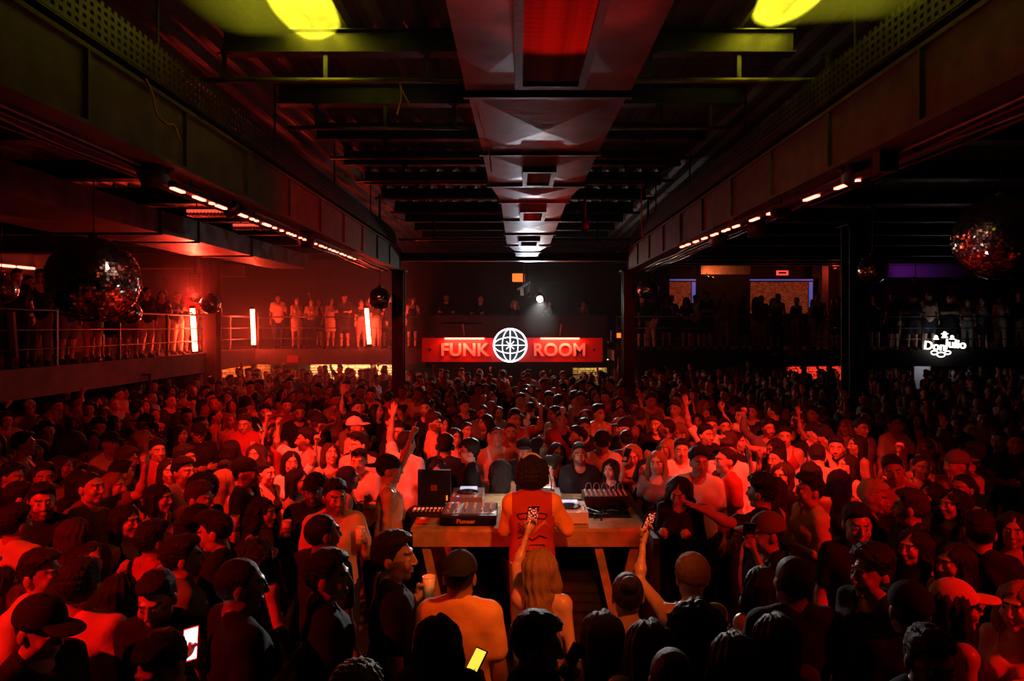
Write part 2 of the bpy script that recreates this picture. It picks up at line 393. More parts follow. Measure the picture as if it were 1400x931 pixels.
# ---- par cans on the girders (their light is set at the top)
def par_can(p, t, label):
    p = Vector(p); d = (Vector(t) - p).normalized(); back = p - d * .02
    c = thing('par_can', label, 'stage light', p, 0, 'par cans on the roof steel')
    MB().tube([back - d * .22, back - d * .20, back - d * .02], [.07, .10, .115], 16, cap=True).build('housing', 'black', c, smooth=True)
    top = Vector((p.x, p.y, max(4.33, p.z + .12)))
    MB().bar(back - d * .1 + Vector((.12, 0, 0)), top + Vector((.12, 0, 0)), .012, .03).bar(back - d * .1 - Vector((.12, 0, 0)), top - Vector((.12, 0, 0)), .012, .03).bar(top - Vector((.13, 0, 0)), top + Vector((.13, 0, 0)), .03, .012).build('yoke', 'steel_dark', c)
    MB().tube([top, (top.x, top.y, 5.1 if abs(p.x) > 4 or abs(p.x) < 2 else 4.38)], .02, 6).build('clamp', 'steel_dark', c)
for (p, t, c, e, a), lab in zip(WASH, ('black par can under the red lit girder, closer to the decks', 'black par can under the dark girder, closer to the decks', 'black par can under the red lit girder, towards the columns',
        'black par can under the dark girder, towards the columns', 'black par can over the crowd by the large mirror ball', 'black par can over the crowd by the mirror ball under the dark roof', 'black par can beside the duct above the DJ', 'black par can under the dark girder aimed across the roof', 'black par can by the balcony corner column aimed up at the side duct')): par_can(p, t, lab)
for (p, t), lab in zip(YSPOT, ('yellow moving head lamp on a pole behind the crowd, red girder side', 'yellow moving head lamp on a pole behind the crowd, dark girder side')):
    p = Vector(p); c = thing('moving_head_lamp', lab, 'stage light', (p.x, p.y, 0))
    MB().lathe((p.x, p.y - .3, 0), [(.25, 0), (.25, .02), (.03, .04), (.03, p.z - .35)], 16).build('pole', 'black', c)
    MB().box(p.x - .15, p.x + .15, p.y - .45, p.y - .15, p.z - .36, p.z - .26).build('base', 'black', c)
    MB().box(p.x - .19, p.x - .15, p.y - .36, p.y - .24, p.z - .26, p.z + .06).box(p.x + .15, p.x + .19, p.y - .36, p.y - .24, p.z - .26, p.z + .06).build('yoke', 'black', c)
    d = (Vector(t) - p).normalized(); MB().tube([p - d * .45, p - d * .4, p - d * .04], [.09, .13, .12], 16).build('head', 'black', c, smooth=True)

# ======================================================================
# BALCONIES
# ======================================================================
DZ = 2.29
SX, LY, RY, CY = -8.3, 21.5, 20.6, 22.4                   # edges of side, back-left, back-right and middle decks
struct('floor_balcony_side', MB().box(X0, SX, 5.0, LY, DZ - .30, DZ), 'concrete')
struct('floor_balcony_back', MB().box(X0, -3.0, LY, Y1, DZ - .30, DZ), 'concrete')
struct('floor_balcony_right', MB().box(2.9, X1, RY, Y1, DZ - .30, DZ), 'concrete')
struct('floor_balcony_middle', MB().box(-3.0, 2.9, CY, Y1, DZ - .30, DZ), 'concrete')
trim(MB().box(SX, SX + .06, 5.0, LY, DZ - .47, DZ + .04), 'concrete')
trim(MB().box(SX + .06, -2.9, LY - .06, LY, DZ - .47, DZ + .02), 'concrete')
trim(MB().box(2.9, X1, RY - .06, RY, DZ - .47, DZ + .02), 'dark_wall')
struct('wall_middle', MB().box(-3.0, 2.9, CY - .25, CY - .05, DZ - .6, DZ + 1.1), 'dark_wall')
struct('wall_upper', MB().box(-7.2, 5.4, 24.3, 24.5, DZ, CEIL), 'dark_wall')

def railing(a, b, n, label, rails=(.35, .68, 1.03), group=None, thick=.022):
    a, b = Vector(a), Vector(b)
    t = thing('railing', label, 'railing', a, 0, group)
    for i in range(n + 1):
        p = a.lerp(b, i / n); MB().bar(p, p + Vector((0, 0, 1.05)), .05, .05).build('post', 'rail', t)
    for h in rails:
        up = Vector((0, 0, h)); MB().tube([a + up, b + up], thick if h == rails[-1] else thick * .6, 6).build('rail', 'rail', t, smooth=True)
railing((SX - .05, 6.5, DZ), (SX - .05, 18.2, DZ), 6, 'steel balcony railing behind the large mirror ball', thick=.026)
railing((SX - .05, 18.2, DZ), (SX - .05, 21.4, DZ), 2, 'short brightly lit balcony railing between two neon tubes', thick=.035)
railing((SX + .1, LY + .05, DZ), (-3.1, LY + .05, DZ), 4, 'back balcony railing between the neon tubes and the column')
railing((3.0, RY + .05, DZ), (17.8, RY + .05, DZ), 8, 'dark balcony railing above the white lettered logo')

# ---- neon tubes on the railings
def neon(a, b, label, r=.035, to=(-.04, .06, 0)):
    a, b = Vector(a), Vector(b); d = (b - a).normalized()
    t = thing('neon_tube', label, 'neon light', a, 0, 'red tubes on the balcony')
    MB().tube([a, b], r, 12).build('tube', 'red_tube', t, smooth=True)
    MB().tube([a - d * .06, a + d * .02], r * 1.25, 12).build('end_cap', 'black', t); MB().tube([b - d * .02, b + d * .06], r * 1.25, 12).build('end_cap', 'black', t)
    for u in (.2, .8): MB().bar(a.lerp(b, u), a.lerp(b, u) + Vector(to), .03, .03).build('bracket', 'rail', t)
neon(W(267, 481, 18.0), W(263, 421, 18.0), 'tall glowing red tube on the balcony corner column', .062, (.22, .1, 0))
neon(W(347, 472, 20.9), W(345, 422, 20.9), 'glowing red tube at the inner balcony corner', .062, (-.26, 0, 0))
neon(W(505, 471, 21.3), W(501, 421, 21.3), 'glowing red tube on the back railing near the small mirror ball', .062, (0, .26, 0))
tag(MB().bar(W(20, 490, 11.2), W(15, 426, 11.2), .10, .06).build('unlit_tube', 'concrete'), 'pale unlit upright tube on the side balcony edge', 'tube')
t = thing('wall_tube_lamp', 'short red tube lamp on the wall above the side balcony', 'wall lamp', (X0 + .1, 17.6, 4.5))
MB().tube([(X0 + .10, 16.9, 4.55), (X0 + .10, 17.5, 4.56)], .03, 8).tube([(X0 + .10, 17.6, 4.56), (X0 + .10, 18.2, 4.57)], .03, 8).build('tube', 'red_led', t, smooth=True)
MB().box(X0, X0 + .06, 16.8, 18.3, 4.5, 4.64).build('bracket', 'black', t)

# ======================================================================
# THE SIGN WITH THE GLOBE
# ======================================================================
SY = 21.0
sg = thing('lettered_sign', 'red board lettered FUNK ROOM under the profile lamp', 'sign', (-.17, SY, 1.9))
bl, br = W(577, 462, SY), W(824, 495, SY)
MB().box(bl.x, br.x, SY, SY + .12, br.z, bl.z).build('board', 'sign_red', sg, bevel=.01)
MB().bar((bl.x + .3, SY + .06, bl.z), (bl.x + .3, CY - .3, bl.z + .4), .04, .04).bar((br.x - .3, SY + .06, bl.z), (br.x - .3, CY - .3, bl.z + .4), .04, .04).build('bracket', 'steel_dark', sg)
MB().bar((bl.x + .6, SY + .06, br.z + .2), (bl.x + .6, CY - .2, br.z + .2), .06, .06).bar((br.x - .6, SY + .06, br.z + .2), (br.x - .6, CY - .2, br.z + .2), .06, .06).build('bracket', 'steel_dark', sg)
for word, a, b in (('FUNK', 602, 668), ('ROOM', 730, 800)):
    p = W((a + b) / 2, 479, SY - .03); want = (b - a) * SY / F_PX
    me = text_mesh(word, .54, .02, 'letters_' + word.lower(), 'sign_letter', bold=.014, space=1.04)
    xs = [v.co.x for v in me.vertices]; me.transform(Matrix.Diagonal((want / (max(xs) - min(xs)), 1, 1, 1)))
    o = put('letters', me, sg, p - Vector(sg.location), (STAND, 0, 0)); tag(o, 'pale letters %s' % word)
for a, b in ((608, 662), (739, 792)):
    l, r = W(a, 464, SY - .14), W(b, 464, SY - .14)
    MB().box(l.x, r.x, SY - .17, SY - .11, l.z + .00, l.z + .05).build('strip_lamp', 'red_led', sg)
    MB().box(l.x - .03, r.x + .03, SY - .18, SY + .02, l.z + .05, l.z + .08).build('lamp_cover', 'black', sg)
    area('sign_wash', ((l.x + r.x) / 2, SY - .15, l.z - .01), ((l.x + r.x) / 2, SY - .02, br.z), (1, .10, .05), 30, r.x - l.x, .04)
    area('sign_wash', ((l.x + r.x) / 2, SY - .9, l.z + .45), ((l.x + r.x) / 2, SY, (l.z + br.z) / 2), (1, .07, .04), 16, 1.2, .06)  # second wash and its arm added to light the letters evenly
    MB().bar(((l.x + r.x) / 2, SY - .9, l.z + .49), ((l.x + r.x) / 2, SY + .05, l.z + .02), .025, .025).box(l.x, r.x, SY - .95, SY - .85, l.z + .47, l.z + .52).build('flood_arm', 'black', sg)
for a in (588, 812):
    p = W(a, 478, SY - .01); MB().bar(p - Vector((.06, 0, 0)), p + Vector((.06, 0, 0)), .012, .02).bar(p - Vector((0, 0, .06)), p + Vector((0, 0, .06)), .02, .012).build('cross_mark', 'steel_dark', sg)

gl = W(697.5, 472, SY - .28); R = .50
gb = thing('neon_globe', 'round white glowing neon globe with a star in the middle of the red board', 'neon sign', gl)
MB().lathe((gl.x, gl.y + .10, gl.z), [(R * .97, 0), (R * .97, .03)], 40, 'y').build('back_plate', 'black', gb)
MB().tube([(gl.x, gl.y + .1, gl.z), (gl.x, SY + .02, gl.z)], .06, 8).build('mount', 'black', gb)
def ring(a, b, c=(0, 0), t0=0, t1=2 * math.pi, n=40):
    return [(gl.x + c[0] + a * math.cos(t0 + (t1 - t0) * i / n), gl.y, gl.z + c[1] + b * math.sin(t0 + (t1 - t0) * i / n)) for i in range(n + (t1 - t0 < 6.2))]
MB().tube(ring(R, R), .023, 10, closed=True).build('outer_ring', 'white_neon', gb, smooth=True)
MB().tube(ring(R * .48, R * .98), .0125, 8, closed=True).build('meridian', 'white_neon', gb, smooth=True)
MB().tube(ring(R * .98, R * .48), .0125, 8, closed=True).build('parallel', 'white_neon', gb, smooth=True)
MB().tube([(gl.x - R, gl.y, gl.z), (gl.x + R, gl.y, gl.z)], .0125, 8).build('equator', 'white_neon', gb, smooth=True)
MB().tube([(gl.x, gl.y, gl.z - R), (gl.x, gl.y, gl.z + R)], .0125, 8).build('axis_line', 'white_neon', gb, smooth=True)
for k in range(2):
    t = math.pi / 4 + k * math.pi / 2; d = Vector((math.cos(t), 0, math.sin(t))) * R * .33
    MB().tube([gl - d, gl + d], .011, 8).build('star_ray', 'white_neon', gb, smooth=True)

# ---- profile lamp above the sign
p = SPOT_LAMP
t = thing('profile_lamp', 'bright white profile lamp over the red board shining at the decks', 'stage light', p)
d = (Vector((.2, 6.9, 1.2)) - p).normalized()
MB().tube([p - d * .5, p - d * .45, p - d * .1, p + d * .12], [.10, .14, .14, .10], 16).build('barrel', 'black', t, smooth=True)
MB().tube([p + d * .121, p + d * .135], .085, 20).build('lens', 'lamp_white', t, smooth=True)
MB().bar(p - d * .1 + Vector((.17, 0, 0)), p + Vector((.17, .05, .45)), .015, .04).bar(p - d * .1 - Vector((.17, 0, 0)), p + Vector((-.17, .05, .45)), .015, .04).build('yoke', 'steel_dark', t)
MB().tube([p + Vector((-.6, .05, .47)), p + Vector((.6, .05, .47))], .03, 8).tube([p + Vector((-.5, .05, .47)), (p.x - .5, p.y + .05, CEIL)], .03, 8).build('hanging_bar', 'steel_dark', t)
w_ = W(716, 392, 21.2)
t = thing('lamp_bracket', 'white angled bracket beside the profile lamp', 'bracket', w_)
MB().bar(W(707, 396, 21.2), W(725, 386, 21.2), .16, .05).bar(W(713, 394, 21.2), W(714, 404, 21.2), .10, .05).build('arm', 'white_panel', t)
MB().tube([W(716, 392, 21.2), W(716, 392, 21.2) + Vector((0, 0, 2.0 - .37))], .02, 6).build('rod', 'steel_dark', t)
e = W(709, 379, 22.0)
t = thing('exit_lamp', 'small glowing orange lamp box under the end of the duct', 'lamp', e)
MB().box(e.x - .2, e.x + .2, e.y, e.y + .12, e.z - .14, e.z + .12).build('diffuser', 'lamp_orange', t, bevel=.02)
MB().box(e.x - .22, e.x + .22, e.y + .02, e.y + .14, e.z + .12, e.z + .16).build('lid', 'black', t)
MB().box(e.x - .12, e.x + .08, e.y + .0, e.y + .1, e.z - .3, e.z - .15).build('base', 'black', t)
MB().tube([(e.x, e.y + .06, e.z + .15), (e.x, e.y + .06, CEIL)], .02, 6).build('rod', 'steel_dark', t)
p = W(846, 459, 20.2)
t = thing('small_speaker', 'small black box with an orange lit square beside the column', 'stage light', p)
MB().box(p.x - .22, p.x + .16, p.y, p.y + .25, p.z - .16, p.z + .16).build('body', 'black', t, bevel=.02)
MB().box(p.x - .06, p.x + .06, p.y - .012, p.y + .01, p.z - .06, p.z + .08).build('window', 'lamp_orange', t)
MB().box(p.x - .3, p.x + .2, p.y, p.y + .3, p.z - .22, p.z - .17).bar((p.x, p.y + .2, p.z - .2), (p.x + .06, RY - .02, p.z - .2), .05, .05).bar((p.x + .06, RY - .02, p.z - .2), (p.x + .06, RY - .02, DZ), .05, .05).build('shelf', 'steel_grey', t)

for (p, t, c, e, a), lab, hz_ in zip(PIN, ('small black pin spot over the table, hung beside the duct', 'small white uplight under the end of the duct', 'small pin spot under the red lit girder aimed at the large mirror ball', 'small pin spot under the dark girder aimed at the large mirror ball'), (CEIL, CEIL, 4.36, 4.36)):
    p = Vector(p); d = (Vector(t) - p).normalized(); k = thing('pin_spot', lab, 'stage light', p)
    MB().tube([p - d * .2, p - d * .18, p - d * .02], [.04, .06, .06], 14).build('housing', 'black', k, smooth=True)
    MB().tube([p - d * .1 + Vector((0, 0, .04)), (p.x - d.x * .1, p.y - d.y * .1, hz_)], .012, 6).build('rod', 'steel_dark', k)

p = Vector(UPLIGHT[0]); d = (Vector(UPLIGHT[1]) - p).normalized(); k = thing('floor_uplight', 'small floor uplight beside the riser aimed at the red duct grille', 'stage light', (p.x, p.y, 0))
MB().tube([p - d * .16, p - d * .02], [.06, .08], 14).build('housing', 'black', k, smooth=True)
MB().box(p.x - .10, p.x + .10, p.y - .08, p.y + .08, 0, .03).box(p.x - .09, p.x - .08, p.y - .02, p.y + .02, .03, .16).box(p.x + .08, p.x + .09, p.y - .02, p.y + .02, .03, .16).build('yoke', 'steel_dark', k)
# ======================================================================
# MIRROR BALLS
# ======================================================================
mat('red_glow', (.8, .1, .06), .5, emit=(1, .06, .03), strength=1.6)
def ball_tiles(r, tile, seed):
    q = random.Random(seed); mb = MB(); rows = int(math.pi * r / tile)
    for i in range(rows):
        th0, th1 = math.pi * (i + .06) / rows, math.pi * (i + .94) / rows
        c = max(4, int(2 * math.pi * r * math.sin(math.pi * (i + .5) / rows) / tile))
        for k in range(c):
            p0, p1 = 2 * math.pi * (k + .05) / c, 2 * math.pi * (k + .95) / c
            j = [q.uniform(-1, 1) * r * .0045 for _ in range(2)]; n = len(mb.v)
            for a, (th, ph) in enumerate(((th0, p0), (th1, p0), (th1, p1), (th0, p1))):
                rr = r + (j[0] if a in (0, 1) else -j[0]) + (j[1] if a in (0, 3) else -j[1])
                mb.v.append((rr * math.sin(th) * math.cos(ph), rr * math.sin(th) * math.sin(ph), rr * math.cos(th)))
            mb.f.append((n, n + 1, n + 2, n + 3))
    return mb.mesh('mirror_tiles', 'mirror')
TILES = {'big': ball_tiles(.466, .030, 1), 'small': ball_tiles(.24, .030, 2)}
CORE = {'big': MB().lathe((0, 0, 0), [(.46 * math.sin(math.pi * i / 16) + .002, -.46 * math.cos(math.pi * i / 16)) for i in range(17)], 32).mesh('core', 'black', True),
        'small': MB().lathe((0, 0, 0), [(.234 * math.sin(math.pi * i / 12) + .002, -.234 * math.cos(math.pi * i / 12)) for i in range(13)], 24).mesh('core', 'black', True)}
for px, py, Y, kind, lab in ((128, 383, 7.5, 'big', 'large mirror ball hanging in front of the side balcony'), (1368, 325, 7.5, 'big', 'large mirror ball hanging under the dark roof side'),
        (176, 428, 13.5, 'small', 'small mirror ball half behind the large one by the side balcony'), (2, 396, 11.0, 'small', 'small mirror ball at the far end of the side balcony railing'),
        (288, 416, 16.5, 'small', 'small mirror ball over the short railing between two neon tubes'), (519, 408, 14.6, 'small', 'small mirror ball between the red tube and the column'),
        (886, 395, 15.2, 'small', 'small mirror ball beside the column next to the word ROOM'), (1193, 368, 11.5, 'small', 'small mirror ball beside the thick black column')):
    c = W(px, py, Y); r = .466 if kind == 'big' else .24
    b = thing('mirror_ball', lab, 'disco ball', c, rnd.random() * 6, 'mirror balls under the roof')
    o = put('mirror_tiles', TILES[kind], b); o['kind'] = 'stuff'
    put('core', CORE[kind], b)
    put('cap', MB().lathe((0, 0, r - .01), [(.05, 0), (.05, .03), (.012, .05), (.012, .09)], 12).mesh('cap', 'steel_grey'), b)
    put('wire', MB().tube([(0, 0, r + .05), (0, 0, 5.12 - c.z)], .007, 6).mesh('wire', 'steel_grey'), b)
    put('motor', MB().lathe((0, 0, 5.02 - c.z), [(.06, 0), (.07, .02), (.07, .22), (.03, .24), (.02, CEIL - 5.02)], 12).mesh('motor', 'black'), b)

# ======================================================================
# SIDE BAY UNDER THE ROOF: ducts, grilles
# ======================================================================
dl = thing('side_duct', 'wide side duct lit red above the large mirror ball', 'air duct', (-7.1, 4, 4.65))
for y0, y1, xa, xb, xc, xd in ((3.0, 7.4, -8.0, -6.2, -8.0, -6.2), (7.44, 11.8, -8.0, -6.2, -8.0, -6.2), (11.84, 13.0, -8.0, -6.2, -7.5, -6.1), (13.04, 15.6, -7.5, -6.1, -7.5, -6.1), (15.64, 19.2, -7.2, -6.1, -6.9, -5.9)):
    z = 4.65; mb = MB(); mb.v = [(xa, y0, z), (xb, y0, z), (xd, y1, z), (xc, y1, z), (xa, y0, z + .4), (xb, y0, z + .4), (xd, y1, z + .4), (xc, y1, z + .4), ((xa + xb) / 2, (y0 + y1) / 2, z - .06)]
    mb.f = [(0, 8, 1), (1, 8, 2), (2, 8, 3), (3, 8, 0), (0, 1, 5, 4), (1, 2, 6, 5), (2, 3, 7, 6), (3, 0, 4, 7), (4, 5, 6, 7)]
    mb.build('duct_section', 'galvanised', dl)
    MB().box(xa - .03, xb + .03, y0 - .02, y0 + .02, z - .03, z + .4).build('joint_flange', 'galvanised', dl)
for y in (7.42, 11.82, 15.62): MB().tube([(-7, y, 5.0), (-7, y, 5.86)], .012, 6).build('hanger_rod', 'steel_grey', dl)
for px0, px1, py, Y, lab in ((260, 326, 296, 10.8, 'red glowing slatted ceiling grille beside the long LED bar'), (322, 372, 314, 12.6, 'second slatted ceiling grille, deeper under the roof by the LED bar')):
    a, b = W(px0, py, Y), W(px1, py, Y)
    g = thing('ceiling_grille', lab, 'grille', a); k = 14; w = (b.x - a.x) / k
    MB().box(a.x, b.x, Y - .12, Y + .12, a.z + .05, a.z + .09).build('backing', 'red_glow', g)  # backing glows to stand for red light falling on the slats
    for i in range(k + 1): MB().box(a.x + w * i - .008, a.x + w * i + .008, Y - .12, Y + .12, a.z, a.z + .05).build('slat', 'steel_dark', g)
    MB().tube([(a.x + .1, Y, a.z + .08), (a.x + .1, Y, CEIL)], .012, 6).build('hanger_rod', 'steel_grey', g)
# beams lit red over the side balcony
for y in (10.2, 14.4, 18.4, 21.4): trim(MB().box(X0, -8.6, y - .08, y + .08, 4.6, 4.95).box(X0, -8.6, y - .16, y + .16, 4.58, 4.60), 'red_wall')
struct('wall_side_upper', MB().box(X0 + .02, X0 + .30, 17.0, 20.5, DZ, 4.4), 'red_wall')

# ======================================================================
# UNDER THE BALCONIES: lit stone walls, posts, dark booths
# ======================================================================
def stone_wall(x0, x1, y, z0, z1, label, col, seed, size=.14):
    q = random.Random(seed); t = thing('stone_wall', label, 'wall', (x0, y, 0))
    MB().box(x0, x1, y + .03, y + .25, z0, z1).build('wall_core', 'concrete', t)
    mb = MB(); z = z0
    while z < z1 - .02:
        h = min(q.uniform(.6, 1.2) * size, z1 - z); x = x0
        while x < x1 - .02:
            w = min(q.uniform(.7, 2.2) * size, x1 - x); d = q.uniform(.0, .045); e = .008
            n = len(mb.v); xa, xb, za, zb = x + e, x + w - e, z + e, z + h - e
            if xb > xa and zb > za:
                jt = lambda: q.uniform(-.012, .012)
                fr = [(xa + .01 + jt(), za + .01 + jt()), (xb - .01 + jt(), za + .01 + jt()), (xb - .01 + jt(), zb - .01 + jt()), (xa + .01 + jt(), zb - .01 + jt())]
                mb.v += [(xa, y + .03, za), (xb, y + .03, za), (xb, y + .03, zb), (xa, y + .03, zb)] + [(a, y - d, b) for a, b in fr]
                mb.f += [tuple(n + i for i in f) for f in ((4, 5, 6, 7), (0, 1, 5, 4), (1, 2, 6, 5), (2, 3, 7, 6), (3, 0, 4, 7))]
            x += w
        z += h
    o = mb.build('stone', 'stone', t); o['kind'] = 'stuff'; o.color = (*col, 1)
def strip_lamp(x0, x1, y, z, col, power, label, tgt, m):
    t = thing('strip_lamp', label, 'lamp', (x0, y, z))
    MB().box(x0, x1, y - .03, y + .03, z, z + .02).build('diffuser', m, t); MB().box(x0, x1, y - .05, y + .05, z + .02, z + .06).build('housing', 'black', t)
    area('strip_light', ((x0 + x1) / 2, y, z - .01), tgt, col, power, x1 - x0, .05)
mat('strip_warm', (1, .8, .5), .4, emit=(1, .62, .28), strength=5)
mat('strip_red', (1, .3, .2), .4, emit=(1, .08, .03), strength=5)
xa, xb = W(424, 0, 23.6).x, W(540, 0, 23.6).x
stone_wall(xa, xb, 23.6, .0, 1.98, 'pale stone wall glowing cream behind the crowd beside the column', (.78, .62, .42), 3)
strip_lamp(xa, xb, 23.2, 1.90, (1, .50, .20), 75, 'warm strip lamp over the cream stone wall', ((xa + xb) / 2, 23.55, .9), 'strip_warm')
xa, xb = W(255, 0, 23.9).x, W(370, 0, 23.9).x
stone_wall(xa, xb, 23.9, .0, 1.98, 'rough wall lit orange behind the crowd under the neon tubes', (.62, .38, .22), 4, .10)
strip_lamp(xa, xb, 23.4, 1.90, (1, .20, .05), 60, 'orange strip lamp over the rough wall under the neon tubes', ((xa + xb) / 2, 23.85, .9), 'strip_red')
xa, xb = W(783, 0, 23.2).x, W(830, 0, 23.2).x
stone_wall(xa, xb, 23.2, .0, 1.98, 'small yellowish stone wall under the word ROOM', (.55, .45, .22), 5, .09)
strip_lamp(xa, xb, 22.9, 1.90, (1, .72, .28), 7, 'dim strip lamp over the yellowish stone wall', ((xa + xb) / 2, 23.15, .9), 'strip_warm')
xa, xb = W(1076, 0, 23.4).x, W(1162, 0, 23.4).x
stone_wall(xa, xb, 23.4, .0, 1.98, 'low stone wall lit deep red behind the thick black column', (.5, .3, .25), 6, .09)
strip_lamp(xa, xb, 23.0, 1.90, (1, .06, .03), 34, 'red strip lamp over the low stone wall near the thick column', ((xa + xb) / 2, 23.35, .9), 'strip_red')
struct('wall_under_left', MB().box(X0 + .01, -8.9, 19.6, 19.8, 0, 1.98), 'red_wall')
for px, Y, lab in ((205, 15.0, 'lit thin post under the side balcony by the dark booths'), (237, 17.0, 'thin post under the side balcony next to the corner column'), (1016, 20.2, 'thin pale post under the dark balcony')):
    p = W(px, 0, Y); x = p.x
    t = thing('thin_post', lab, 'post', (x, Y, 0)); MB().tube([(x, Y, 0), (x, Y, DZ - .3 if Y < 20.6 else DZ - .3)], .035, 10).build('shaft', 'rail', t, smooth=True); MB().box(x - .08, x + .08, Y - .08, Y + .08, 0, .02).build('base_plate', 'rail', t)
    if x > -8.3 and Y < 20.5 and px < 300: MB().bar((x, Y, DZ - .32), (SX - .1, Y, DZ - .32), .06, .05).build('arm', 'rail', t)
for i, (y0, y1, lab) in enumerate(((10.4, 12.4, 'black upholstered booth back under the side balcony near the unlit tube'), (12.6, 14.6, 'black upholstered booth back beside the lit thin post'))):
    t = thing('booth_sofa', lab, 'sofa', (-8.9, y0, 0), 0, 'booths under the side balcony')
    MB().box(-9.0, -8.75, y0, y1, .12, 1.55).build('backrest', 'fabric_black', t, bevel=.05); MB().box(-9.7, -9.0, y0, y1, .12, .45).build('seat', 'fabric_black', t, bevel=.04); MB().box(-9.65, -8.8, y0 + .05, y1 - .05, 0, .12).build('plinth', 'black', t)
p0, p1 = W(1250, 487, 22.0), W(1274, 0, 22.0)
t = thing('white_board', 'pale grey board under the white lettered logo', 'board', (p0.x, 22.0, 0)); MB().box(p0.x, p1.x, 22.0, 22.05, 1.0, 1.95).build('panel', 'white_panel', t); MB().box(p0.x + .05, p0.x + .1, 22.02, 22.08, 0, 1.0).box(p1.x - .1, p1.x - .05, 22.02, 22.08, 0, 1.0).build('leg', 'steel_dark', t)
point('board_lamp', ((p0.x + p1.x) / 2, 21.5, 1.75), (.85, .85, 1), 4.0, .05)
tb = tag(MB().lathe(((p0.x + p1.x) / 2, 21.5, 1.78), [(.05, 0), (.06, .03), (.02, .1), (.015, .21)], 10).build('pendant_lamp', 'black'), 'small pendant lamp in front of the pale grey board', 'lamp')
# small red plates on the balcony fronts
for px, py, Y, w, h, m, lab in ((400, 491, LY - .08, .36, .22, 'red_sign', 'small square red plate on the balcony front under the neon tubes'), (1085, 481, RY - .08, .32, .28, 'red_sign', 'small square red plate on the dark balcony front'),
                                (1060, 485, RY - .08, .22, .10, 'white_panel', 'tiny pale plate on the dark balcony front'), (1357, 472, RY - .08, .34, .2, 'white_panel', 'dim grey plate on the dark balcony front past the lettered logo')):
    p = W(px, py, Y); tag(MB().box(p.x - w / 2, p.x + w / 2, Y - .01, Y + .02, p.z - h / 2, p.z + h / 2).build('wall_plate', m, bevel=.006), lab, 'plate')

# ---- the white lettered logo on the dark balcony
p = W(1293, 472, RY - .2)
lg = thing('lettered_logo', 'white glowing lettered logo reading Don Julio on the dark balcony front', 'sign', p)
tilt = Matrix.Rotation(math.radians(-3), 4, 'Y')
def logo(name, me, dx, dz, rz=0.0):
    o = put(name, me, lg, (dx, 0, dz), (STAND, -rz, 0)); return o
me = text_mesh('Don', .36, .015, 'letters_don', 'logo_white', bold=.006); logo('letters', me, -.33, -.03, math.radians(-4))
me = text_mesh('Julio', .36, .015, 'letters_julio', 'logo_white', bold=.006); logo('letters', me, .30, .03, math.radians(-4))
cr = MB()
for dx, dz, r in ((-.26, .25, .05), (0, .30, .06), (.22, .25, .05)):
    cr.lathe((p.x + dx - .03, p.y, p.z + dz), [(r, -.015), (r, .015)], 12, 'y')
    cr.box(p.x + dx - .03 - r * 1.5, p.x + dx - .03 + r * 1.5, p.y - .015, p.y + .015, p.z + dz - .08, p.z + dz - .045)
cr.lathe((p.x - .03, p.y, p.z + .37), [(.045, -.015), (.045, .015)], 12, 'y').box(p.x - .13, p.x + .07, p.y - .015, p.y + .015, p.z + .33, p.z + .355)
cr.build('crest', 'logo_white', lg)
fl = MB()
for dx, dz, a, b in ((-.34, -.22, .10, .06), (-.14, -.28, .12, .07), (.06, -.22, .09, .05)):
    fl.tube([(p.x + dx + a * math.cos(t), p.y, p.z + dz + b * math.sin(t)) for t in np.linspace(0, 2 * math.pi, 17)[:-1]], .018, 6, closed=True)
fl.build('flourish', 'logo_white', lg)
MB().bar((p.x - .3, p.y + .02, p.z), (p.x - .3, RY - .05, p.z), .03, .03).bar((p.x + .3, p.y + .02, p.z), (p.x + .3, RY - .05, p.z), .03, .03).build('bracket', 'black', lg)

# ======================================================================
# UPPER BACK WALL: brick windows, lit panels
# ======================================================================
def brick_glow_mat():
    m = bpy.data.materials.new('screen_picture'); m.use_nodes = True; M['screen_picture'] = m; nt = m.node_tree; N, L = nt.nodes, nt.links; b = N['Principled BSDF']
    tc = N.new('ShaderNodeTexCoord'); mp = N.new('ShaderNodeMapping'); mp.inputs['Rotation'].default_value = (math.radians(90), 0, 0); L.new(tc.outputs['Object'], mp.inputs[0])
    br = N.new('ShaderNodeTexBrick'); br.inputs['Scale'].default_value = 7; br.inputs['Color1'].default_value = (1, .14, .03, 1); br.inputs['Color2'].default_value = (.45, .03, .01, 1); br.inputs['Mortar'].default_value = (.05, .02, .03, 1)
    L.new(mp.outputs[0], br.inputs['Vector']); L.new(br.outputs['Color'], b.inputs['Emission Color']); b.inputs['Emission Strength'].default_value = .2; b.inputs['Base Color'].default_value = (.02, .02, .02, 1)  # brick behind a window; its emission stands for red light on it
brick_glow_mat()
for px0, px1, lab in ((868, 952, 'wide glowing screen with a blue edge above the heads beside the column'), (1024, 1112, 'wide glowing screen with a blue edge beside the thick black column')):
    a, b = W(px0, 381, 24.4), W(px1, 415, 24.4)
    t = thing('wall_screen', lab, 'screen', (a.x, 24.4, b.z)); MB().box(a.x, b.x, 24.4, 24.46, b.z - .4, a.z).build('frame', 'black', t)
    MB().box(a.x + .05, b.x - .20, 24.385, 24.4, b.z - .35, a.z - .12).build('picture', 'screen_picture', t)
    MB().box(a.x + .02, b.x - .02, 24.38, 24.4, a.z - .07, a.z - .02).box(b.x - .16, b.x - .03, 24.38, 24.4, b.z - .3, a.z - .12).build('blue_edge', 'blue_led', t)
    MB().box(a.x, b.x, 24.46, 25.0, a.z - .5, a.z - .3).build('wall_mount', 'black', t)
a, b = W(955, 353, 23.0), W(1026, 375, 23.0)
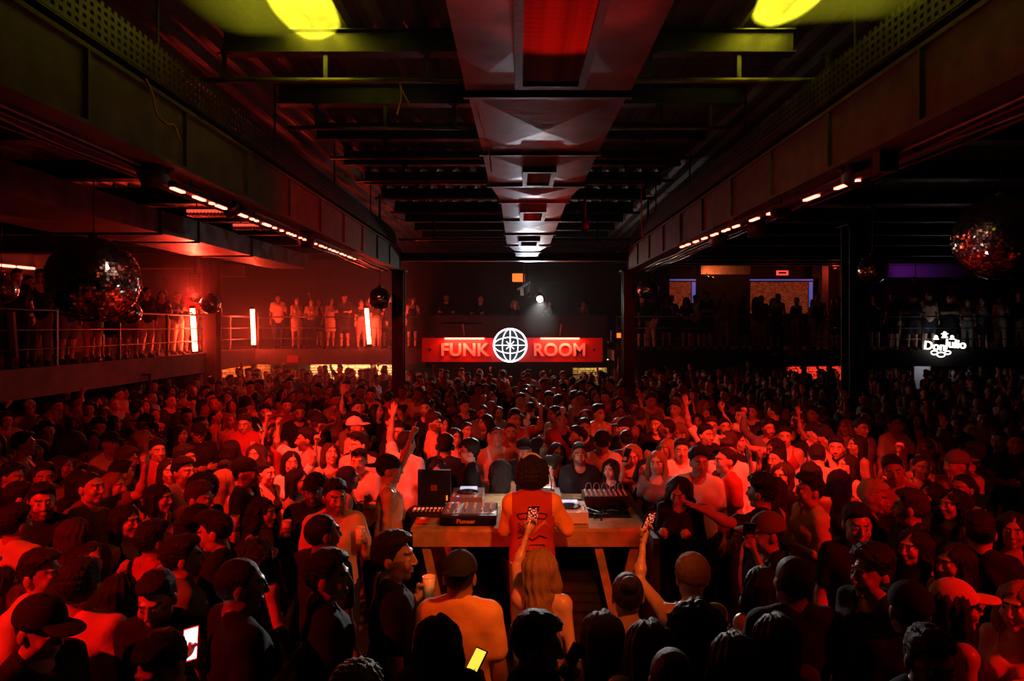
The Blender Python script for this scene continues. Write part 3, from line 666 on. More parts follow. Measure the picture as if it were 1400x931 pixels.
t = thing('lit_panel', 'orange red lit panel box hung under the roof above the balcony', 'panel', (a.x, 23, b.z)); MB().box(a.x, b.x, 23.0, 23.12, b.z, a.z).build('panel', 'concrete', t); MB().box(a.x - .15, a.x, 22.7, 23.12, b.z - .05, a.z).build('side_return', 'concrete', t)
MB().bar((a.x + .1, 23.06, a.z), (a.x + .1, 23.06, CEIL), .03, .03).bar((b.x - .1, 23.06, a.z), (b.x - .1, 23.06, CEIL), .03, .03).build('hanger_rod', 'steel_dark', t)
area('panel_wash', (a.x + .25, 22.6, b.z - .1), ((a.x + b.x) / 2, 23.0, (a.z + b.z) / 2), (1, .16, .04), 26, .3, .1)
tag(MB().box(a.x + .1, a.x + .4, 22.5, 22.6, b.z - .22, b.z - .12).bar((a.x + .25, 22.55, b.z - .15), (a.x + .25, 23.05, b.z + .05), .02, .02).build('panel_floodlight', 'black'), 'small black floodlight under the orange lit panel', 'lamp')
for px in (1124, 1161):
    a = W(px, 352, 24.2); t = tag(MB().box(a.x, a.x + .22, 24.2, 25.0, DZ, a.z).build('door_jamb', 'concrete'), 'tall narrow door jamb lit red beside the thick black column' if px < 1150 else 'door jamb lit red right behind the thick black column', 'door jamb')
point('door_glow', W(1142, 372, 23.7), (1, .07, .03), 16, .1)
tag(MB().lathe(W(1142, 372, 23.7) + Vector((0, 0, .12)), [(.03, 0), (.08, .02), (.03, .12), (.012, .2), (.012, CEIL - W(1142, 372, 23.7).z - .12)], 10).build('hanging_lamp', 'black'), 'small hanging lamp between the red lit door jambs', 'lamp')
a, b = W(1200, 346, 22.5), W(1290, 379, 22.5)
t = thing('purple_banner', 'broad purple blue panel under the roof near the small mirror ball', 'panel', (a.x, 22.5, b.z)); MB().box(a.x, b.x + 2, 22.5, 22.6, b.z, a.z).build('panel', 'purple_panel', t); MB().bar((a.x + .2, 22.55, a.z), (a.x + .2, 22.55, CEIL), .03, .03).bar((b.x, 22.55, a.z), (b.x, 22.55, CEIL), .03, .03).build('hanger_rod', 'steel_dark', t)
spot('purple_wash', (a.x + .4, 21.2, 4.55), (a.x + 1.2, 22.5, 5.0), (.55, .06, .75), 26, 80, .9)
tag(MB().tube([(a.x + .4, 21.08, 4.42), (a.x + .4, 21.16, 4.52)], [.05, .07], 12).tube([(a.x + .4, 21.05, 4.45), (a.x + .4, 21.05, CEIL)], .012, 6).build('purple_spotlight', 'black'), 'small black spotlight in front of the purple blue panel', 'lamp')
p = W(1070, 373, 23.6)
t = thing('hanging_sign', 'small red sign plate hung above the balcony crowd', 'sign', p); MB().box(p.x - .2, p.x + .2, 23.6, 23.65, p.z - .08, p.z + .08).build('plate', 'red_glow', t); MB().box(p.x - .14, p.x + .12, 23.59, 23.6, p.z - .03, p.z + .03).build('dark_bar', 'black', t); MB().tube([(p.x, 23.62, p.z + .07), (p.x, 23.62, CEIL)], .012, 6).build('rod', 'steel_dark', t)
for z0, z1, m in ((4.72, 4.80, 'steel_grey'), (4.95, 5.10, 'red_wall')): trim(MB().box(3.0, X1, 20.5, 20.7, z0 + .2, z1 + .2), m)
trim(MB().box(-3.2, 3.0, 16.4, 16.6, 4.62, 4.80).box(-3.2, 3.0, 16.35, 16.65, 4.60, 4.62), 'steel_grey')
trim(MB().box(3.05, 13, 16.4, 16.55, 4.72, 4.82), 'steel_grey')

# ======================================================================
# THE DJ TABLE
# ======================================================================
TX0, TX1, TY0, TY1, TZ = -.98, 1.17, 6.25, 7.55, 1.19
tb = thing('dj_table', 'wide plywood DJ table on crossed pine legs', 'table', (0, 6.9, 0))
MB().box(TX0, TX1, TY0, TY1, TZ - .03, TZ).build('table_top', 'plywood', tb)
MB().box(TX0 + .02, TX1 - .02, TY0 - .02, TY0 + .02, TZ - .16, TZ - .03).build('apron', 'pine', tb)
MB().box(TX0 + .02, TX1 - .02, TY1 - .04, TY1, TZ - .16, TZ - .03).build('apron', 'pine', tb)
for xc in (TX0 + .30, TX1 - .26):
    for y in (TY0 + .05, TY1 - .08):
        for s in (-1, 1): MB().bar((xc + s * .20, y, TZ - .04), (xc - s * .06, y + .01 * s, .0), .075, .035, (0, 1, 0)).build('leg', 'pine', tb)
MB().box(TX1 + .0, TX1 + .06, TY0 - .35, TY1 + .1, 0, TZ + .02).build('side_panel', 'black', tb)
MB().box(TX0 - .02, TX1, TY1 + .005, TY1 + .05, .0, TZ - .02).build('front_panel', 'fabric_black', tb)
tag(MB().box(.56, 1.10, 6.6, 7.3, TZ, TZ + .006).build('rubber_mat', 'fabric_black'), 'black rubber mat on the bare plywood end of the table', 'mat')

mat('gear_silver', (.45, .45, .46), .35, .6); mat('gear_white', (.75, .74, .72), .4); mat('knob', (.70, .68, .66), .35); mat('gear_print', (.55, .35, .2), .5)
mat('pad_red', (.8, .1, .05), .4, emit=(1, .10, .05), strength=2.2); mat('pad_blue', (.2, .3, .8), .4, emit=(.25, .4, 1), strength=1.2); mat('screen_lit', (.5, .5, .6), .4, emit=(.55, .65, .9), strength=.8)
KN = MB().lathe((0, 0, 0), [(.011, 0), (.011, .012), (.008, .016)], 10).mesh('knob', 'knob')
FD = MB().box(-.007, .007, -.012, .012, 0, .014).mesh('fader', 'knob')
BT = MB().box(-.011, .011, -.008, .008, 0, .006).mesh('button', 'knob')
BR = MB().box(-.011, .011, -.008, .008, 0, .006).mesh('button', 'pad_red'); BB = MB().box(-.011, .011, -.008, .008, 0, .006).mesh('button', 'pad_blue')
def gear(name, label, cat, x, y, w, d, h, m, rz=0.0):
    """a desk unit whose controls face the DJ, back edge on +Y"""
    t = thing(name, label, cat, (x, y, TZ), rz)
    put('body', MB().box(-w / 2, w / 2, -d / 2, d / 2, .012, h).mesh('body', m), t)
    ft = MB().lathe((0, 0, 0), [(.015, 0), (.015, .013)], 8).mesh('foot', 'black')
    for sx in (-1, 1):
        for sy in (-1, 1): put('foot', ft, t, (sx * (w / 2 - .03), sy * (d / 2 - .03), 0))
    return t
def player(x, y, label, lit):
    t = gear('media_player', label, 'dj player', x, y, .33, .42, .115, 'gear_white' if lit else 'gear_silver', 0)  # paler body colour stands for the white light on one player
    put('jog_wheel', MB().lathe((0, -.02, .115), [(.110, 0), (.110, .012), (.100, .018), (.060, .019), (.055, .016)], 32).mesh('jog_wheel', 'black_gloss', False), t)
    put('jog_ring', MB().lathe((0, -.02, .116), [(.122, 0), (.122, .006)], 32).mesh('jog_ring', 'gear_silver'), t)
    put('display', MB().box(-.09, .09, .115, .185, .115, .135).mesh('display', 'screen_lit'), t)
    for i in range(4): put('button', BT, t, (-.135, -.16 + .05 * i, .115))
    for i in range(2): put('button', BR if i else BB, t, (-.09 + .18 * i, -.175, .115))
    put('tempo_fader', FD, t, (.140, -.05, .115)); put('fader_slot', MB().box(.136, .144, -.13, .06, .1152, .116).mesh('fader_slot', 'black'), t)
    return t
player(W(640, 0, 7.186).x, 7.141, 'silver media player behind the fader mixer', False)
player(W(778, 0, 6.595).x, 6.577, 'white lit media player at the hand of the DJ', True)
mx = gear('fader_mixer', 'fader mixer with rows of faders lettered Pioneer beside the jacketed DJ', 'mixer', W(642, 0, 6.505).x, 6.55, .52, .46, .10, 'black')
put('face_plate', MB().box(-.245, .245, -.17, .22, .10, .104).mesh('face_plate', 'gear_silver'), mx)
for c in range(6):
    x = -.20 + .08 * c
    put('fader_slot', MB().box(-.004, .004, -.13, .0, 0, .001).mesh('fader_slot', 'black'), mx, (x, 0, .104)); put('fader', FD, mx, (x, -.10 + .045 * (c * 7 % 3), .105))
    for r_ in range(4): put('knob', KN, mx, (x, .035 + .045 * r_, .104))
for i in range(4): put('button', BB if i % 2 else BT, mx, (-.215 + .028 * i, .205, .104))
put('front_lip', MB().box(-.26, .26, -.25, -.228, .02, .085).mesh('front_lip', 'black_gloss'), mx)
put('lettering', text_mesh('Pioneer', .055, .001, 'lettering', 'gear_print', bold=.001), mx, (-.02, -.2515, .05), (STAND, 0, 0))
sp = gear('pad_sampler', 'small pad sampler with red lit pads at the table end', 'sampler', W(588, 0, 6.732).x, 6.705, .36, .24, .05, 'black')
for i in range(8): put('pad', BR, sp, (-.15 + .04 * i, .05, .05), (0, 0, 0)); 
for i in range(8): put('pad', BR if i < 3 else BT, sp, (-.15 + .04 * i, .01, .05))
for i in range(8): put('knob', KN, sp, (-.15 + .04 * i, -.06, .05))
pr = gear('pad_sampler', 'little square red pad by the table corner', 'sampler', W(578, 0, 6.432).x, 6.414, .12, .10, .045, 'red_sign'); put('button', BR, pr, (0, 0, .045)); put('ring', MB().lathe((0, 0, .045), [(.035, 0), (.035, .006)], 16).mesh('ring', 'gear_white'), pr)
bx = thing('black_case', 'upright black case with a small red sticker behind the pad sampler', 'case', (W(594, 0, 7.095).x, 7.095, TZ))
put('shell', MB().box(-.17, .17, -.03, .03, 0, .36).mesh('shell', 'black'), bx); put('sticker', MB().box(-.035, .03, -.033, -.03, .15, .21).mesh('sticker', 'red_sign'), bx); put('light', MB().box(.125, .14, -.034, -.03, .05, .10).mesh('light', 'lamp_orange'), bx)
put('foot', MB().box(-.15, .15, -.08, .08, 0, .015).mesh('foot', 'black'), bx)
rm = gear('rotary_mixer', 'black mixer covered with pale knobs at the far plywood end', 'mixer', W(828, 0, 7.004).x, 7.05, .46, .30, .13, 'black')
for i in range(9):
    for j in range(4): put('knob', KN, rm, (-.2 + .05 * i, -.11 + .07 * j, .13))
gt = gear('media_player', 'silver media player beside the gooseneck lamp', 'dj player', W(745, 0, 7.186).x, 7.277, .33, .36, .09, 'gear_silver')
put('jog_wheel', MB().lathe((0, 0, .09), [(.105, 0), (.105, .015), (.09, .02)], 28).mesh('jog_wheel', 'black_gloss'), gt); put('display', MB().box(-.09, .09, .11, .165, .09, .105).mesh('display', 'screen_lit'), gt)
q = random.Random(5)
for i in range(6):
    x0 = W(800 + 8 * i, 0, 6.85).x; y0 = 6.62 + .05 * i
    pts = [(x0 - .15 + q.uniform(-.1, .1), y0 + .25, TZ + .02)] + [(x0 + q.uniform(-.14, .14), y0 - .05 * k + q.uniform(-.05, .05), TZ + .014 + .006 * (i % 3)) for k in range(3)] + [(x0 + .18, y0 + .22, TZ + .03)]
    cable('audio_cable', pts, .007, 'black_gloss', 'black audio cable tangled on the bare plywood between player and mat', group='tangled cables on the plywood')
for i in range(5):
    x0 = W(800 + 11 * i, 0, 7.15).x
    cable('patch_cable', [(x0, 7.14, TZ + .13), (x0 + .02, 7.22, TZ + .18), (x0 + .07, 7.28, TZ + .17), (x0 + .10, 7.34, TZ + .01)], .0045, 'gear_silver', 'pale patch cable arching over the back of the knob mixer', group='patch cables of the knob mixer')
# cases under the table
for x, z, w, lab in ((.62, 0, .75, 'long black crate on the floor under the table'), (.60, .30, .62, 'black slatted crate stacked under the table')):
    t = thing('equipment_crate', lab, 'crate', (x, 6.8, z)); 
    for k in range(3): put('slat', MB().box(-w / 2, w / 2, -.28, -.265, .02 + .09 * k, .085 + .09 * k).mesh('slat', 'steel_dark'), t)
    put('box', MB().box(-w / 2, w / 2, -.265, .25, 0, .29).mesh('box', 'black'), t)

st = thing('stage_riser', 'low black riser under the jacketed DJ', 'platform', (.1, 5.8, 0))
MB().box(-.85, 1.05, 5.40, 6.18, .09, .12).build('deck_board', 'black', st)
MB().box(-.82, 1.02, 5.43, 6.15, 0, .09).build('frame', 'steel_dark', st)

gn = thing('gooseneck_lamp', 'gooseneck lamp with small white head bent over the table middle', 'lamp', (.36, 7.32, TZ))
put('clamp', MB().lathe((0, 0, 0), [(.04, 0), (.04, .03), (.015, .04)], 12).mesh('clamp', 'black'), gn)
put('neck', MB().tube([(0, 0, .03), (.0, .01, .18), (-.03, -.02, .30), (-.10, -.10, .36), (-.16, -.16, .35)], .008, 6).mesh('neck', 'black', True), gn)
put('head', MB().box(-.21, -.15, -.21, -.15, .31, .36).mesh('head', 'gear_white'), gn)
put('bulb', MB().box(-.205, -.155, -.205, -.155, .300, .309).mesh('bulb', 'lamp_white'), gn)
point('gooseneck_light', (.36 - .18, 7.32 - .18, TZ + .27), (1, .97, .95), 3.5, .03)
# ======================================================================
# PEOPLE: bodies, hair and clothes grown as continuous implicit surfaces
# ======================================================================
def smin(a, b, k):
    h = np.clip(0.5 + 0.5 * (b - a) / k, 0, 1)
    return b * (1 - h) + a * h - k * h * (1 - h)

def d_ell(X, Y, Z, c, r):
    x, y, z = (X - c[0]), (Y - c[1]), (Z - c[2])
    k0 = np.sqrt((x / r[0]) ** 2 + (y / r[1]) ** 2 + (z / r[2]) ** 2)
    k1 = np.sqrt((x / r[0] ** 2) ** 2 + (y / r[1] ** 2) ** 2 + (z / r[2] ** 2) ** 2) + 1e-9
    return k0 * (k0 - 1) / k1

def d_cone(X, Y, Z, a, b, ra, rb, sx=1.0):
    a = np.asarray(a, float); b = np.asarray(b, float); ba = b - a
    L = max(float(ba @ ba), 1e-9)
    px, py, pz = X - a[0], Y - a[1], Z - a[2]
    t = np.clip((px * ba[0] + py * ba[1] + pz * ba[2]) / L, 0, 1)
    dx, dy, dz = (px - t * ba[0]) * sx, py - t * ba[1], pz - t * ba[2]
    return np.sqrt(dx * dx + dy * dy + dz * dz) - (ra + (rb - ra) * t)

def axis(segs):
    """piecewise spaced coordinates: [(from, to, step), ...]"""
    out = []
    for a, b, s in segs:
        n = max(1, int(round((b - a) / s)))
        out.extend(list(np.linspace(a, b, n + 1)[:-1]))
    out.append(segs[-1][1])
    return np.array(out)

class Field:
    def __init__(self, xs, ys, zs):
        self.xs, self.ys, self.zs = xs, ys, zs
        self.F = np.full((len(xs), len(ys), len(zs)), 1.0, np.float32)
    def sub(self, lo, hi):
        s = []
        for ax, l, h in zip((self.xs, self.ys, self.zs), lo, hi):
            s.append(slice(int(np.searchsorted(ax, l)), int(np.searchsorted(ax, h))))
        s = tuple(s)
        g = np.meshgrid(self.xs[s[0]], self.ys[s[1]], self.zs[s[2]], indexing='ij', sparse=True)
        return s, g
    def add(self, prim, off=0.0):
        kind = prim[0]
        if kind == 'c':
            _, a, b, ra, rb, k = prim[:6]; sx = prim[6] if len(prim) > 6 else 1.0
            a = np.asarray(a, float); b = np.asarray(b, float); m = max(ra, rb) / min(sx, 1.0) + off + k + 0.05
            lo, hi = np.minimum(a, b) - m, np.maximum(a, b) + m
        else:
            _, c, r, k = prim[:4]
            m = np.asarray(r, float) + off + k + 0.05
            lo, hi = np.asarray(c, float) - m, np.asarray(c, float) + m
        s, g = self.sub(lo, hi)
        if 0 in self.F[s].shape: return
        d = (d_cone(*g, a, b, ra, rb, sx) if kind == 'c' else d_ell(*g, c, r)) - off
        if kind == 'n':
            self.F[s] = -smin(-self.F[s], d, k)
        else:
            self.F[s] = smin(self.F[s], d, k)
    def grid(self):
        return np.meshgrid(self.xs, self.ys, self.zs, indexing='ij', sparse=True)
    def mesh(self):
        F, xs, ys, zs = self.F, self.xs, self.ys, self.zs
        F[0] = F[-1] = 1; F[:, 0] = F[:, -1] = 1; F[:, :, 0] = F[:, :, -1] = 1
        S = F < 0
        n = [k - 1 for k in F.shape]
        cnt = np.zeros(n, np.int8)
        for dx in (0, 1):
            for dy in (0, 1):
                for dz in (0, 1):
                    cnt += S[dx:dx + n[0], dy:dy + n[1], dz:dz + n[2]]
        I, J, K = np.nonzero((cnt > 0) & (cnt < 8))
        ids = np.full(n, -1, np.int32); ids[I, J, K] = np.arange(len(I))
        acc = np.zeros((len(I), 3)); num = np.zeros(len(I))
        cor = [(a, b, c) for a in (0, 1) for b in (0, 1) for c in (0, 1)]
        val = {c: F[I + c[0], J + c[1], K + c[2]] for c in cor}
        pos = {c: np.stack([xs[I + c[0]], ys[J + c[1]], zs[K + c[2]]], 1) for c in cor}
        for c in cor:
            for ax in range(3):
                if c[ax] == 0:
                    e = list(c); e[ax] = 1; e = tuple(e)
                    f0, f1 = val[c], val[e]
                    m = (f0 < 0) != (f1 < 0)
                    t = (f0[m] / (f0[m] - f1[m]))[:, None]
                    acc[m] += pos[c][m] * (1 - t) + pos[e][m] * t; num[m] += 1
        V = acc / np.maximum(num, 1)[:, None]
        quads = []
        for ax in range(3):
            a = [slice(None)] * 3; b = [slice(None)] * 3
            a[ax] = slice(0, -1); b[ax] = slice(1, None)
            A, B = S[tuple(a)], S[tuple(b)]
            ch = A != B
            o1, o2 = [(1, 2), (2, 0), (0, 1)][ax]
            E = np.stack(np.nonzero(ch), 1)
            E = E[(E[:, o1] > 0) & (E[:, o2] > 0)]
            def cell(d1, d2):
                q = E.copy(); q[:, o1] -= d1; q[:, o2] -= d2
                return ids[q[:, 0], q[:, 1], q[:, 2]]
            q = np.stack([cell(1, 1), cell(0, 1), cell(0, 0), cell(1, 0)], 1)
            flip = ~A[E[:, 0], E[:, 1], E[:, 2]]
            q[flip] = q[flip][:, ::-1]
            quads.append(q)
        Q = np.concatenate(quads)
        return V, Q[(Q >= 0).all(1)]

def thin_out(V, Q, c, ztop=1.455):
    """merge the vertices below the neck that share a cell of size c; collapsed faces go, quads that lose a corner become triangles (last index repeated as -1)"""
    low = V[:, 2] < ztop
    key = np.round(V / c).astype(np.int64); key = (key[:, 0] + 500) * 4000000 + (key[:, 1] + 500) * 2000 + (key[:, 2] + 500)
    key = np.where(low, key, -1 - np.arange(len(V)))
    _, inv = np.unique(key, return_inverse=True); n = inv.max() + 1
    cnt = np.bincount(inv, minlength=n)[:, None]
    W_ = np.stack([np.bincount(inv, V[:, i], n) for i in range(3)], 1) / cnt
    q = inv[Q]; out = []
    same = q == np.roll(q, -1, 1); k = same.sum(1)
    diag = (q[:, 0] == q[:, 2]) | (q[:, 1] == q[:, 3])
    full = q[(k == 0) & ~diag]
    t = q[(k == 1) & ~diag]; ts = same[(k == 1) & ~diag]
    tri = np.array([[a for a, s_ in zip(r, m) if not s_] for r, m in zip(t, ts)], np.int64).reshape(-1, 3)
    tri = np.concatenate([tri, np.full((len(tri), 1), -1)], 1)
    return W_, np.concatenate([full, tri])

def np_mesh(name, V, Q, mat, tint=None, smooth=True):
    me = bpy.data.meshes.new(name)
    V = np.asarray(V, np.float32); Q = np.asarray(Q, np.int32)
    me.vertices.add(len(V)); me.vertices.foreach_set('co', V.ravel())
    L = Q.ravel(); L = np.ascontiguousarray(L[L >= 0]); size = (Q >= 0).sum(1)
    me.loops.add(len(L)); me.loops.foreach_set('vertex_index', L)
    me.polygons.add(len(Q))
    me.polygons.foreach_set('loop_start', np.concatenate([[0], np.cumsum(size)[:-1]]).astype(np.int32))
    me.polygons.foreach_set('use_smooth', np.full(len(Q), smooth))
    if tint is not None:
        at = me.color_attributes.new('tint', 'FLOAT_COLOR', 'POINT')
        c = np.ones((len(V), 4), np.float32); c[:, :3] = tint
        at.data.foreach_set('color', c.ravel())
    me.update(calc_edges=True)
    if mat: me.materials.append(mat)
    return me

def unit(v):
    v = np.asarray(v, float); return v / np.linalg.norm(v)

# arm poses for one side (x points outward): upper arm, forearm, hand shape, palm normal
ARM = {
    'down':   ((.20, .06, -1), (.08, -.28, -1), 'relaxed', (-1, .2, 0)),
    'bent':   ((.22, .05, -1), (-.30, -.85, .42), 'grip', (-1, .3, 0)),
    'cup':    ((.30, .00, -1), (-.15, -.80, .75), 'grip', (-1, .3, 0)),
    'up':     ((.45, -.30, .85), (.02, -.20, 1), 'open', (0, -1, 0)),
    'point':  ((.30, -.45, .80), (.05, -.35, 1), 'point', (0, -1, 0)),
    'peace':  ((.42, -.45, .35), (-.05, -.25, 1), 'peace', (0, -1, 0)),
    'fist':   ((.45, -.35, .55), (-.05, -.25, 1), 'fist', (0, -1, 0)),
    'phone':  ((.25, -.55, .25), (-.22, -.45, 1), 'grip', (-.5, 1, 0)),
    'fwd':    ((.15, -1, .12), (-.05, -1, .30), 'open', (0, 0, -1)),
    'side':   ((1, -.25, .18), (.85, -.45, .50), 'open', (0, -.3, -1)),
    'ear':    ((.45, -.25, -.80), (-.42, -.28, .95), 'grip', (-1, .2, 0)),
    'cross':  ((.20, -.25, -1), (-.95, -.42, .12), 'relaxed', (0, 1, 0)),
    'deck':   ((.22, -.42, -.90), (-.18, -.97, -.12), 'relaxed', (0, 0, -1)),
    'face':   ((.40, -.45, -.70), (-.38, -.30, 1), 'open', (0, 1, 0)),
    'text':   ((.30, -.35, -.80), (-.10, -.62, .80), 'grip', (-.6, 1, .3)),
    'rail':   ((.25, -.30, -.95), (-.15, -.95, .05), 'relaxed', (0, 0, -1)),
}
SHOULDER = {'m': .172, 'f': .150}

def arm_points(sex, code, s):
    u, f, hand, n = ARM[code]
    w = SHOULDER[sex]
    sh = np.array([w * s, .008, 1.435])
    mir = np.array([s, 1, 1])
    el = sh + .285 * unit(u) * mir
    wr = el + .250 * unit(f) * mir
    return sh, el, wr, unit(f) * mir, unit(n) * mir, hand

def hand_prims(kind):
    """hand along +X from the wrist, thumb on +Y, palm looks to -Z"""
    P = [('c', (-.015, 0, 0), (.03, 0, 0), .024, .026, .012),
         ('e', (.052, 0, 0), (.050, .042, .017), .012)]
    curls = {'relaxed': [(18, 28, 18)] * 4, 'open': [(4, 6, 5)] * 4, 'grip': [(42, 58, 35)] * 4, 'fist': [(80, 95, 55)] * 4,
             'point': [(2, 5, 5)] + [(80, 95, 50)] * 3, 'peace': [(2, 4, 4)] * 2 + [(82, 95, 50)] * 2}[kind]
    spread = {'open': 9, 'peace': 9}.get(kind, 3)
    for i, (y, L) in enumerate(((.030, .072), (.010, .081), (-.010, .075), (-.029, .058))):
        p = np.array([.088 - abs(i - 1) * .004, y, 0.0]); az = math.radians(spread * (1.2 - i)); ang = 0.0
        P.append(('c', (.05, y * .8, 0), tuple(p), .011, .0105, .008))
        for c, l, r in zip(curls[i], (.45, .30, .25), (.0098, .0090, .0080)):
            ang += math.radians(c)
            q = p + L * l * np.array([math.cos(ang) * math.cos(az), math.cos(ang) * math.sin(az), -math.sin(ang)])
            P.append(('c', tuple(p), tuple(q), r, r * .93, .004)); p = q
    t = {'open': [(.022, .034, -.004), (.048, .066, -.012), (.078, .082, -.014)],
         'relaxed': [(.022, .032, -.008), (.055, .052, -.022), (.085, .052, -.034)],
         'grip': [(.022, .032, -.010), (.050, .052, -.034), (.075, .036, -.055)]}
    t = t.get(kind, [(.022, .030, -.012), (.055, .036, -.034), (.078, .014, -.042)])
    P.append(('c', t[0], t[1], .015, .012, .010)); P.append(('c', t[1], t[2], .0115, .0095, .005))
    return P

_hand_cache = {}
def hand_mesh(kind, lod):
    if (kind, lod) not in _hand_cache:
        s = (.0072, .0115, .017, .019)[lod]
        f = Field(np.arange(-.045, .20, s), np.arange(-.075, .115, s), np.arange(-.115, .05, s))
        for p in hand_prims(kind): f.add(p, off=(0, .0012, .0035, .004)[lod])
        _hand_cache[(kind, lod)] = f.mesh()
    return _hand_cache[(kind, lod)]

def torso_prims(sex):
    if sex == 'm':
        return [('e', (0, .005, .975), (.165, .118, .125), .05), ('e', (0, 0, 1.12), (.148, .102, .17), .06),
                ('e', (0, .0, 1.30), (.172, .118, .165), .06), ('e', (.075, -.055, 1.335), (.085, .062, .065), .04),
                ('e', (-.075, -.055, 1.335), (.085, .062, .065), .04),
                ('c', (-.135, .01, 1.425), (.135, .01, 1.425), .056, .056, .05),
                ('c', (-.05, .03, 1.50), (-.15, .018, 1.45), .042, .050, .04), ('c', (.05, .03, 1.50), (.15, .018, 1.45), .042, .050, .04)]
    return [('e', (0, .012, .965), (.172, .125, .13), .05), ('e', (0, 0, 1.13), (.118, .088, .16), .06),
            ('e', (0, .004, 1.30), (.145, .100, .155), .06), ('e', (.068, -.078, 1.285), (.062, .062, .060), .025),
            ('e', (-.068, -.078, 1.285), (.062, .062, .060), .025),
            ('c', (-.128, .01, 1.43), (.128, .01, 1.43), .050, .050, .05),
            ('c', (-.04, .025, 1.49), (-.13, .016, 1.45), .034, .042, .04), ('c', (.04, .025, 1.49), (.13, .016, 1.45), .034, .042, .04)]

def leg_prims(sex):
    out = []
    g = 1.0 if sex == 'm' else .96
    for s in (-1, 1):
        hip, kn, an = (.092 * s, .01, .93), (.105 * s, -.012, .50), (.112 * s, .02, .09)
        out += [('c', hip, kn, .094 * g, .060 * g, .04), ('c', kn, an, .056 * g, .036 * g, .03),
                ('e', (.108 * s, .022, .36), (.048 * g, .052 * g, .12), .03)]
    return out

def foot_prims():
    out = []
    for s in (-1, 1):
        out += [('c', (.112 * s, .045, .042), (.118 * s, -.125, .034), .040, .036, .03), ('c', (.112 * s, .02, .10), (.112 * s, .02, .05), .037, .042, .03)]
    return out

def arm_prims(sex, pose, seg='all'):
    out = []; g = 1.0 if sex == 'm' else .82
    for s, code in ((-1, pose[0]), (1, pose[1])):
        sh, el, wr, _, _, _ = arm_points(sex, code, s)
        if seg in ('all', 'up'):
            out += [('c', sh, el, .056 * g, .041 * g, .035), ('e', sh + (0, 0, .0), (.060 * g, .060 * g, .062 * g), .03)]
        if seg == 'sleeve':
            out += [('c', sh, sh + (el - sh) * .62, .058 * g, .056 * g, .035)]
        if seg in ('all', 'fore'):
            mid = el + (wr - el) * .28
            out += [('c', el, wr, .041 * g, .025 * g, .02), ('e', mid, (.044 * g,) * 3, .03)]
    return out

NECK = [('c', (0, .022, 1.455), (0, .012, 1.575), .058, .052, .03)]
def head_prims(sex):
    jw = 1.0 if sex == 'm' else .88
    P = [('e', (0, .018, 1.662), (.076, .096, .092), .02), ('e', (0, -.022, 1.610), (.062 * jw, .070, .088), .03),
         ('c', (-.036 * jw, -.018, 1.562), (.036 * jw, -.018, 1.562), .030, .030, .02), ('e', (0, -.070, 1.540), (.026 * jw, .020, .021), .015),
         ('c', (-.032, -.083, 1.668), (.032, -.083, 1.668), .0105, .0105, .014),            # brow
         ('e', (.040, -.066, 1.610), (.022, .020, .022), .02), ('e', (-.040, -.066, 1.610), (.022, .020, .022), .02),
         ('n', (.031, -.104, 1.645), (.019, .014, .013), .008), ('n', (-.031, -.104, 1.645), (.019, .014, .013), .008),
         ('e', (.031, -.083, 1.645), (.0135, .0125, .0105), .003), ('e', (-.031, -.083, 1.645), (.0135, .0125, .0105), .003),
         ('c', (0, -.093, 1.655), (0, -.113, 1.612), .008, .0115, .010), ('e', (.012, -.103, 1.607), (.009, .010, .007), .006), ('e', (-.012, -.103, 1.607), (.009, .010, .007), .006),
         ('e', (0, -.093, 1.581), (.023, .009, .0065), .006), ('e', (0, -.091, 1.569), (.020, .010, .0075), .006),
         ('n', (0, -.103, 1.5755), (.022, .008, .0022), .003),
         ('e', (.078, .012, 1.628), (.011, .022, .033), .008), ('e', (-.078, .012, 1.628), (.011, .022, .033), .008)]
    return P

def wobble(X, Y, Z, wl, amp, seed=0.0):
    k = 2 * math.pi / wl
    return amp * (np.sin(k * X + 1.3 * np.sin(k * .7 * Z + seed) + seed) + np.sin(k * .9 * Z + 1.7 * np.sin(k * .6 * Y + seed) + 2 * seed)
                  + np.sin(k * .8 * Y + 1.1 * np.sin(k * .5 * X + 2 + seed))) / 3

def grid_for(lod, pts, head=True):
    """tensor grid, fine around the head, coarse elsewhere"""
    hs, bs = ((.0076, .022), (.0128, .028), (.020, .036), (.027, .060))[lod]
    pts = np.asarray(pts)
    lo, hi = pts.min(0) - .13, pts.max(0) + .13
    xs = axis([(min(lo[0], -.26), -.105, bs), (-.105, .105, hs), (.105, max(hi[0], .26), bs)])
    ys = axis([(min(lo[1], -.26), -.135, bs), (-.135, .135, hs * 1.15), (.135, max(hi[1], .24), bs)])
    zt = max(hi[2], 1.80)
    zs = axis([(-.03, 1.50, bs), (1.50, 1.80, hs)] + ([(1.80, zt, bs)] if zt > 1.81 else []))
    return Field(xs, ys, zs)

